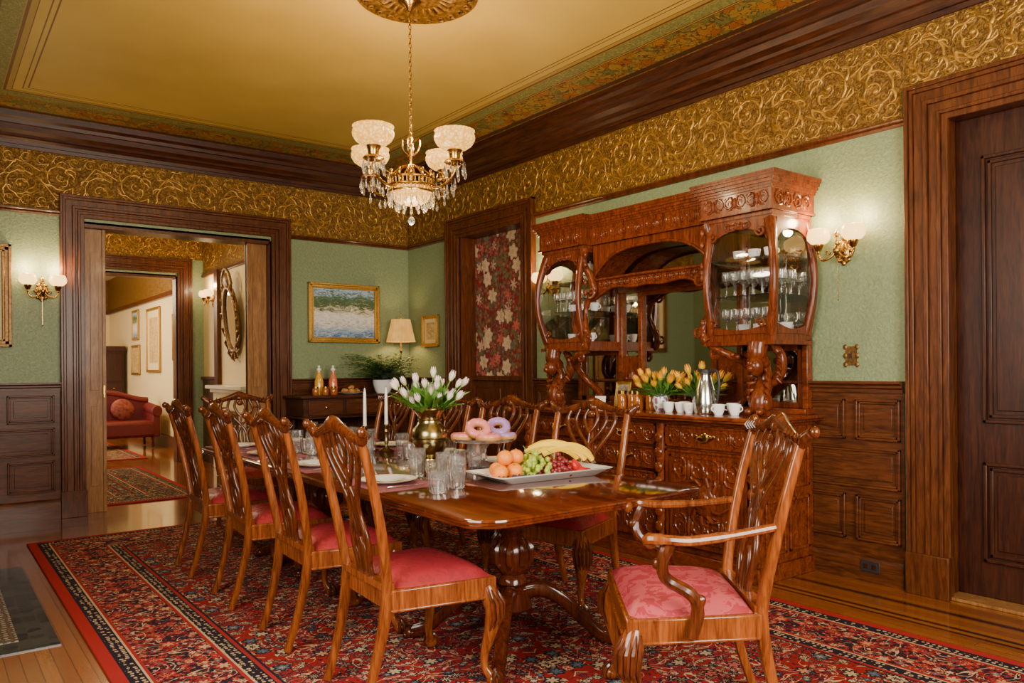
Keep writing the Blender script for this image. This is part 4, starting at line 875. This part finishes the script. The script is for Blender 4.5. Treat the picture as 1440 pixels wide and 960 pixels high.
# ---------------------------------------------------------------- lights fixtures
def sconce(f,s,z,label,e=9):
    r=root('wall_sconce',label,'wall lamp',f(s,0,z),group='brass wall sconces')
    def g(a,d,c): p=f(a,d,c);q=f(0,0,0);return (p[0]-q[0],p[1]-q[1],c)
    b=B(g);b.ell((0,.005,0),(.05,.014,.085),14,8);b.ell((0,.012,0),(.032,.016,.055),12,8);b.tube([(0,.01,.08),(0,.02,.11),(0,.012,.135)],[.012,.012,.004],8)
    for q in range(8): b.ell((.045*math.cos(q*pi/4),.01,.078*math.sin(q*pi/4)),(.014,.01,.016),8,6)
    b.tube([(0,0,0),(0,.08,.0)],[.014,.012],10);b.ell((0,.09,.0),(.024,.024,.032),12,8)
    b.tube([(0,.09,.03),(0,.09,.05),(0,.09,.065),(0,.09,.085),(0,.09,.10),(0,.09,.115),(0,.09,.13)],[.006,.014,.007,.011,.018,.010,.002],10);b.tube([(0,.09,-.03),(0,.09,-.055)],[.014,.004],8)
    b.obj('backplate',BRASS,r,sharp=1.0)
    b=B(g);b.tube([(.005,.09,-.05),(.005,.09,-.30)],.0015,5);b.ell((.005,.09,-.31),.006,8,6);b.obj('pull_chain',BRASS,r)
    for sg in (-1,1):
        b=B(g);x=sg*.115
        b.tube(sp([(0,.09,0),(sg*.04,.10,-.045),(sg*.09,.105,-.055),(x,.105,-.02),(x,.105,.01)],5),.008,8)
        b.tube([(a+sg*.055,.10,c) for a,c in spiral(0,-.01,.02,0,1.2,sg,10)],.004,6)
        b.lathe([(.006,0),(.02,.01),(.026,.03),(.03,.035),(.03,.05),(.02,.05)],(x,.105,0),14);b.lathe([(.005,-.02),(.012,-.01),(.006,0)],(x,.105,0),10);b.obj('arm',BRASS,r,sharp=1.0)
        b=B(g);b.lathe([(.022,.0),(.048,.010),(.068,.032),(.072,.055),(.062,.088),(.056,.098),(.053,.098),(.059,.088),(.068,.055),(.055,.030),(.02,.012)],(x,.105,.045),24,caps=False);b.obj('lamp_shade',SHW,r,sharp=1.2)
        light('POINT',g(x,.105,.21),e,(1,.70,.36),.03,parent=r)
    return r
sconce(fL,3.77,2.05,'two-arm brass wall sconce with glowing opal shades beside the doorway')
sconce(fR,5.49,2.05,'two-arm brass wall sconce with glowing opal shades beside the sideboard',8)
sconce(fR,2.70,2.06,'two-arm brass wall sconce with glowing opal shades behind the sideboard',8)
sconce(fE,3.3,2.33,'two-arm brass wall sconce in the hallway',6)
ch=root('chandelier','brass chandelier with four cut-glass bowls and crystal drops over the table','chandelier',(-2.27,-4.0,0))
b=B();b.lathe([(.001,ZC),(.075,ZC),(.07,ZC-.03),(.03,ZC-.06),(.012,ZC-.09),(.001,ZC-.09)],n=20);b.obj('canopy',BRASS,ch)
b=B()
z=3.50;i=0
while z>2.74:
    P=[(.0085*math.cos(a*pi/4)*(1 if i%2 else 0),.0085*math.cos(a*pi/4)*(0 if i%2 else 1),z-.018+.018*math.sin(a*pi/4)) for a in range(8)]
    b.tube(P,.0026,5,closed=True);z-=.028;i+=1
b.obj('chain',BRASS,ch)
b=B();b.lathe([(.001,2.76),(.01,2.75),(.014,2.72),(.006,2.70),(.012,2.68),(.02,2.66),(.01,2.63),(.008,2.56),(.02,2.54),(.03,2.50),(.02,2.47),(.015,2.44),(.015,2.38),(.001,2.38)],n=16)
for q in range(4):
    a=q*pi/2+pi/4; b.tube(sp([(.01*math.cos(a),.01*math.sin(a),2.70),(.05*math.cos(a),.05*math.sin(a),2.72),(.05*math.cos(a),.05*math.sin(a),2.66),(.015*math.cos(a),.015*math.sin(a),2.62)],4),.006,6)
b.obj('stem',BRASS,ch,sharp=1.0)
b=B();RG=.135
for rr_,z in ((RG,2.475),(RG+.006,2.43),(RG,2.395)): b.tube([(rr_*math.cos(a*pi/18),rr_*math.sin(a*pi/18),z) for a in range(36)],.007,8,closed=True)
for a in range(36):
    c,s=math.cos(a*pi/18),math.sin(a*pi/18); b.tube([(RG*c,RG*s,2.40),((RG+.005)*c,(RG+.005)*s,2.47)],.005,5)
    if a%3==0: b.ell((RG*c,RG*s,2.50),(.012,.012,.026),8,6)
for a in range(8): c,s=math.cos(a*pi/4),math.sin(a*pi/4); b.tube(sp([(.02*c,.02*s,2.56),(.07*c,.07*s,2.54),(RG*c,RG*s,2.48)],4),.005,6)
b.obj('crown_ring',BRASS,ch,sharp=1.0)
b=B();b.lathe([(.128,2.42),(.125,2.38),(.10,2.345),(.06,2.325),(.001,2.32)],n=36,flute=.03);b.obj('glass_dish',SHG,ch,sharp=.5)
A0=math.radians(20)
for q in range(4):
    a=A0+q*pi/2;c,s=math.cos(a),math.sin(a)
    b=B();b.tube(sp([(.13*c,.13*s,2.43),(.19*c,.19*s,2.40),(.27*c,.27*s,2.42),(.325*c,.325*s,2.47),(.33*c,.33*s,2.54)],5),.009,8)
    b.tube([(.22*c+u*c,.22*s+u*s,2.455+v) for u,v in spiral(0,0,.035,0,1.3,1,12)],.005,6)
    b.lathe([(.006,2.51),(.045,2.52),(.062,2.53),(.055,2.54),(.03,2.55),(.033,2.58),(.045,2.60),(.02,2.61)],(.33*c,.33*s,0),20);b.obj('arm',BRASS,ch,sharp=1.0)
    b=B();b.lathe([(.03,.0),(.07,.008),(.102,.030),(.118,.058),(.120,.080),(.112,.098),(.120,.112),(.116,.112),(.106,.098),(.113,.080),(.111,.058),(.095,.032),(.06,.014),(.02,.008)],(.33*c,.33*s,2.600),48,flute=.035,caps=False);b.obj('lamp_shade',SHG,ch,sharp=.4)
    light('POINT',(.33*c,.33*s,2.79),17,(1,.72,.38),.05,parent=ch)
light('POINT',(0,0,2.17),26,(1,.80,.52),.08,parent=ch)  # added bare point below the dish, throws the dish's glow onto the table
b=B()
def drop(x,y,z,L=.05):
    b.tube([(x,y,z),(x,y,z-.012)],.0012,4); b.lathe([(.0008,0),(.005,-.006),(.0026,-.010),(.010,-L*.65),(.007,-L*.9),(.0008,-L)],(x,y,z-.010),6)
for a in range(24): c,s=math.cos(a*pi/12),math.sin(a*pi/12); drop(RG*c,RG*s,2.39,.065)
for a in range(12): c,s=math.cos(a*pi/6),math.sin(a*pi/6); drop(.09*c,.09*s,2.35,.06)
for q in range(4):
    a=A0+q*pi/2;cx,cy=.33*math.cos(a),.33*math.sin(a)
    for k in range(10): t_=k*pi/5; drop(cx+.06*math.cos(t_),cy+.06*math.sin(t_),2.525,.06+.03*(k%2))
    drop(cx,cy,2.45,.07)
    for u in (.17,.21,.25): drop(u*math.cos(a),u*math.sin(a),2.395,.06)
b.ell((0,0,2.225),(.022,.022,.025),10,8);b.tube([(0,0,2.32),(0,0,2.24)],.002,5)
b.obj('crystal_drops',CRYS,ch,sharp=.3,kind='stuff')
zc=ZC
b=B();b.lathe([(.375,zc),(.37,zc-.010),(.36,zc-.016),(.335,zc-.010),(.31,zc-.010),(.28,zc-.018),(.25,zc-.013),(.2,zc-.010),(.14,zc-.020),(.10,zc-.028),(.001,zc-.028)],(-2.25,-4.05,0),48)
for q in range(24):
    a=q*pi/12;c,s=math.cos(a),math.sin(a);b.tube([(-2.25+.14*c,-4.05+.14*s,zc-.012),(-2.25+.20*c,-4.05+.20*s,zc-.024),(-2.25+.25*c,-4.05+.25*s,zc-.012)],[.006,.02,.005],8)
    Q=spiral(0,0,.03,a,1.2,1,10);b.tube([(-2.25+.315*c+u,-4.05+.315*s+v,zc-.016) for u,v in Q],.007,6)
MED=flat('antique_gold_plaster',(.24,.11,.014),.4,.4,.4,sc=40)
st(b.obj('trim_40',MED,sharp=1.0))
# ---------------------------------------------------------------- pictures
pc=root('framed_painting','framed impressionist rocky river landscape in gold frame on green wall','painting',(-.84,-.01,1.63),0);frame(pc,.86,.66,.06,.04,GILT,LAND,None)
pc=root('framed_picture','small gilt-framed print on the green wall by the lamp','picture',(-.01,-.53,1.58),-pi/2);frame(pc,.34,.36,.04,.03,GILT,P2,CREAM)
pc=root('framed_picture','dark print in ornate gilt frame on the green wall','picture',(-4.33,-.01,1.55),0);frame(pc,.66,.90,.07,.04,DGILT,PH,CREAM)
for i,(y,z,w,h) in enumerate(((7.3,1.30,1.0,1.2),(8.8,1.95,.55,.6),(8.8,1.25,.7,.6),(5.6,1.5,.6,.8))):
    pc=root('framed_picture','framed landscape picture on the cream parlor wall','picture',(PE-.01,y,z),-pi/2);frame(pc,w,h,.05,.03,GILT,LAND if i%2 else P2,CREAM if i==0 else None)
o=root('light_switch','ornate brass light switch plate on the green wall','switch',(0,-5.53,1.39),-pi/2)
b=B();b.box(-.036,.036,-.006,0,-.06,.06)
for x in (-1,1):
    for z in (-1,0,1): b.ell((x*.038,-.005,z*.055),(.014,.005,.018),8,6)
b.obj('plate',DGILT,o,bev=.003);b=B();b.box(-.006,.006,-.02,-.004,-.012,.012);b.obj('toggle',BLK,o)
o=root('power_outlet','dark wall outlet in the baseboard','outlet',(-.036,-5.66,.10),-pi/2)
b=B();b.box(-.06,.06,-.006,0,-.035,.035);b.obj('plate',BLK,o,bev=.003)
for x in (-.026,.026): B().box(x-.016,x+.016,-.009,-.005,-.016,.016).obj('socket',WDOOR,o,bev=.003)
# ---------------------------------------------------------------- console desk + things
dk=root('console_table','dark carved wood console desk against the green wall','desk',(-.88,-.075,0))
b=B();b.box(-.66,.66,-.46,-.0,.84,1.03);b.box(-.70,.70,-.50,0,1.03,1.06);b.box(-.68,.68,-.48,0,.82,.84);b.obj('body',WCR,dk,bev=.006)
for i in range(3):
    x=-.42+.42*i;b=B();b.box(x-.19,x+.19,-.475,-.46,.86,1.01);d=b.obj('drawer',WDH,dk,bev=.004);b=B();b.ell((x,-.485,.935),(.018,.014,.018),10,7);b.obj('knob',BRASS,d)
for x in (-.61,.61):
    for y in (-.42,-.06):
        b=B();b.lathe([(.02,0),(.03,.03),(.02,.08),(.028,.2),(.035,.45),(.022,.55),(.035,.62),(.03,.82)],(x,y,0),14);b.obj('leg',WCR,dk)
DZ=1.061
def bottle(x,y,m,label):
    r=root('juice_bottle',label,'bottle',(x,y,DZ),group='juice bottles on the console');b=B();b.lathe([(.001,0),(.045,0),(.047,.01),(.047,.14),(.033,.19),(.02,.22),(.02,.255),(.001,.255)],n=24);b.obj('body',m,r)
    b=B();b.lathe([(.019,.255),(.024,.262),(.024,.28),(.012,.285),(.014,.31),(.001,.315)],n=16);b.obj('stopper',WHITE,r)
bottle(-1.27,-.30,flat('orange_juice',(.88,.42,.015),.12,Coat_Weight=1.0),'glass bottle of orange juice on the console');bottle(-1.10,-.28,flat('pink_grapefruit_juice',(.80,.20,.09),.12,Coat_Weight=1.0),'glass bottle of pink grapefruit juice on the console')
for x,y in ((-1.36,-.42),(-1.26,-.44),(-1.16,-.42)): dup(jr,(x,y,DZ),scale=1.1,label='small jam jar standing on the console')
dup(pl,(-.93,-.36,DZ),label='serving plate of pastries on the console')
PAS=flat('golden_pastry',(.55,.24,.06),.5,var=.2)
pb=B();P=sp([(-.04,-.015,.012),(-.02,.005,.02),(0,.012,.022),(.02,.005,.02),(.04,-.015,.012)],4);pb.tube(P,[.008+.016*math.sin(pi*i/(len(P)-1)) for i in range(len(P))],10);pb=tag(pb.obj('croissant',PAS,sharp=1.5),'golden baked croissant on a plate','croissant','croissants on the console',loc=(-1.0,-.36,DZ+.02))
for i,(x,y) in enumerate(((-.90,-.31),(-.87,-.40),(-.95,-.43),(-.93,-.36))): dup(pb,(x,y,DZ+.02+.035*(i==3)),i*1.3)
pf=root('potted_fern','leafy green fern in a white pot on the console','plant',(-.53,-.34,DZ))
b=B();b.lathe([(.001,0),(.07,0),(.09,.03),(.11,.10),(.115,.15),(.10,.15),(.09,.11),(.001,.11)],n=28);b.obj('pot',WHITE,pf)
b=B();rg=random.Random(11)
for i in range(190):
    a=rg.uniform(0,2*pi);L=rg.uniform(.30,.56);up=rg.uniform(.35,1.5);c,s=math.cos(a),math.sin(a);P=[]
    for k in range(9):
        t=k/8; P.append((c*L*t*math.cos(up*(1-t*.5)),s*L*t*math.cos(up*(1-t*.5)),.12+L*math.sin(up)*t*(1.25-.55*t)-.06*t*t))
    P=[(min(x,.22),min(y,.27),z) for x,y,z in P]
    b.tube(P,.0015,4)
    for k in range(1,9):
        x,y,z=P[k]; l=.055*(1-k/11)
        for e in (-1,1):
            nx,ny=-s*e,c*e; y2=min(y+ny*l,.28)
            b.add([(x,y,z),(x+c*.015+nx*l*.5,y+s*.015+ny*l*.5,z+.004),(x+nx*l,y2,z-.006),(x-c*.012+nx*l*.5,y-s*.012+ny*l*.5,z)],[(0,1,2,3)])
b.obj('foliage',FERN,pf,sharp=1.5,kind='stuff')
tl=root('table_lamp','brass table lamp with glowing pleated cream shade','lamp',(-.24,-.24,DZ))
b=B();b.lathe([(.001,0),(.075,0),(.078,.012),(.05,.03),(.02,.05),(.015,.08),(.04,.12),(.045,.17),(.025,.22),(.010,.25),(.008,.45),(.02,.48),(.008,.50),(.006,.88),(.012,.895),(.001,.91)],n=20);b.obj('base',BRASSP,tl)
b=B();b.lathe([(.170,.58),(.165,.59),(.110,.83),(.108,.84)],n=56,flute=.08,caps=False);b.obj('lamp_shade',SHP,tl,sharp=.3)
light('POINT',(0,0,.70),11,(1,.66,.30),.05,parent=tl)
mr=root('wall_mirror','gilt ornate mirror on the cream hallway wall','mirror',(-1.33,2.25,1.55),-pi/2)
b=B();P=[(.24*math.cos(a*pi/16),-.01,.45+.42*math.sin(a*pi/16)) for a in range(32)];b.tube(P,.035,8,closed=True,ref=(0,1,0))
for a in range(16):
    b.ell((.265*math.cos(a*pi/8),-.02,.45+.445*math.sin(a*pi/8)),(.035,.025,.035),8,6)
    ca,sa=math.cos(a*pi/8+.2),math.sin(a*pi/8+.2); b.tube([(.26*ca,-.02,.45+.44*sa),(.33*ca,-.03,.45+.52*sa),(.33*math.cos(a*pi/8+.4),-.02,.45+.55*math.sin(a*pi/8+.4))],[.014,.022,.006],6)
b.ell((0,-.02,.97),(.12,.03,.10),10,7);b.tube(sp([(-.18,-.02,.90),(-.14,-.02,1.03),(0,-.02,1.12),(.14,-.02,1.03),(.18,-.02,.90)],4),.02,6);b.obj('frame',DGILT,mr,sharp=1.0)
b=B();b.prism([(.23*math.cos(a*pi/16),.45+.41*math.sin(a*pi/16)) for a in range(32)],-.012,-.004,ax='y');b.obj('mirror',MIR,mr)
mr.rotation_euler=(.10,0,-pi/2)
ms=root('mantel','white painted mantel shelf against the hallway wall','mantel',(-1.31,2.2,0),-pi/2)
b=B();b.box(-.75,.75,-.22,0,1.08,1.13);b.box(-.70,.70,-.17,0,1.03,1.08);b.obj('shelf',CERM,ms,bev=.006)
b=B();b.box(-.65,-.42,-.14,0,0,1.03);b.box(.42,.65,-.14,0,0,1.03);b.box(-.42,.42,-.14,0,.8,1.03);b.obj('surround',CREAM,ms,bev=.006)
b=B();b.box(-.42,.42,-.10,-.02,0,.8);[b.box(-.40+.05*i,-.385+.05*i,-.115,-.1,.05,.76) for i in range(17)];b.obj('grille',BRASSP,ms)
sf=root('sofa','red velvet camelback sofa with carved legs in the parlor','sofa',(-2.10,6.6,.013),.0);sf.scale=(.88,1,1)
b=B();b.box(-.75,.75,-.38,.38,.18,.45);b.obj('seat',SOFAR,sf,bev=.05)
b=B()
P=[(x/10*.8,.36,.86+.07*math.cos(x/10*pi)) for x in range(-10,11)];b.tube(P,.06,10);b.prism([(-.8,.2),(.8,.2)]+[(.8-.16*i,.86+.07*math.cos((1-.2*i)*pi)) for i in range(11)],.32,.42,ax='y');b.obj('backrest',SOFAR,sf,bev=.02)
for s_ in (-1,1):
    b=B();b.box(s_*.78-.07,s_*.78+.07,-.36,.38,.18,.60);b.tube([(s_*.79,-.38,.62),(s_*.79,.38,.66)],.10,14);b.obj('armrest',SOFAR,sf,bev=.02)
    for y in (-.32,.32): b=B();b.lathe([(.02,0),(.03,.04),(.022,.1),(.035,.18)],(s_*.72,y,0),12);b.obj('leg',WD,sf)
cu=B();cu.ell((0,0,0),(.2,.07,.19),16,10);cu=tag(cu.obj('cushion',flat('patterned_red_cushion',(.25,.04,.03),.7,var=.4,sc=18)),'red patterned cushion on the sofa','cushion','cushions on the sofa',loc=(-2.35,6.75,.66),rot=(-.3,0,0));dup(cu,(-1.85,6.75,.66),(-.3,0,.2))
hb=root('secretary_cabinet','tall dark wood slant-front secretary cabinet in the parlor','cabinet',(-1.66,9.9,0));hb.scale=(.75,1,1)
b=B();b.box(-.5,.5,-.28,.3,.1,1.75);b.box(-.54,.54,-.32,.32,1.75,1.85);b.lathe([(.02,0),(.05,.05),(.03,.1),(.001,.15)],(0,0,1.85),12);b.obj('body',WDOOR,hb,bev=.01)
for i in range(4): b=B();b.box(-.46,.46,-.3,-.28,.15+.24*i,.36+.24*i);d=b.obj('drawer',WDOOR,hb,bev=.006);[B().ell((x,-.31,.255+.24*i),(.03,.012,.015),8,6).obj('handle',BRASS,d) for x in (-.25,.25)]
for x in (-1,1): b=B();b.box(min(x*.02,x*.46),max(x*.02,x*.46),-.3,-.28,1.12,1.70);b.obj('door',WDOOR,hb,bev=.006)
# ---------------------------------------------------------------- lighting
light('AREA',(-3.0,-9.3,2.1),320,(1,.91,.78),2.2,(math.radians(80),0,0),sy=1.8)  # added area light behind the camera, stands in for unseen windows
light('AREA',(-5.2,-6.0,2.0),150,(1,.91,.78),1.8,(math.radians(78),0,-pi/2),sy=1.6)  # added area light off the left wall, in place of unseen window light
light('POINT',(-2.9,2.0,3.0),75,(1,.78,.48),.25)  # added fill point in the hall, belongs to no fixture
light('POINT',(-3.0,6.5,2.7),180,(1,.80,.50),.3)  # added fill point for the parlor, no lamp hangs here
light('AREA',(-5.8,7.0,1.8),140,(1,.94,.86),2.2,(pi/2,0,-pi/2),sy=2)  # added upright area fill on the parlor's west side, not a fixture
W=bpy.data.worlds.new('world');S.world=W;W.use_nodes=True;W.node_tree.nodes['Background'].inputs[0].default_value=(.9,.8,.65,1);W.node_tree.nodes['Background'].inputs[1].default_value=.1
# ---------------------------------------------------------------- camera
cam=bpy.data.cameras.new('camera');cam.sensor_width=36;cam.lens=1083.2/1440*36;cam.shift_y=37.3/1440;cam.clip_start=.05
co=bpy.data.objects.new('camera',cam);COL.objects.link(co)
co.matrix_world=Matrix.Translation((-4.63,-8.07,1.33))@Matrix.Rotation(-math.radians(37.46),4,'Z')@Matrix.Rotation(pi/2,4,'X')@Matrix.Rotation(-.008,4,'Z')
S.camera=co
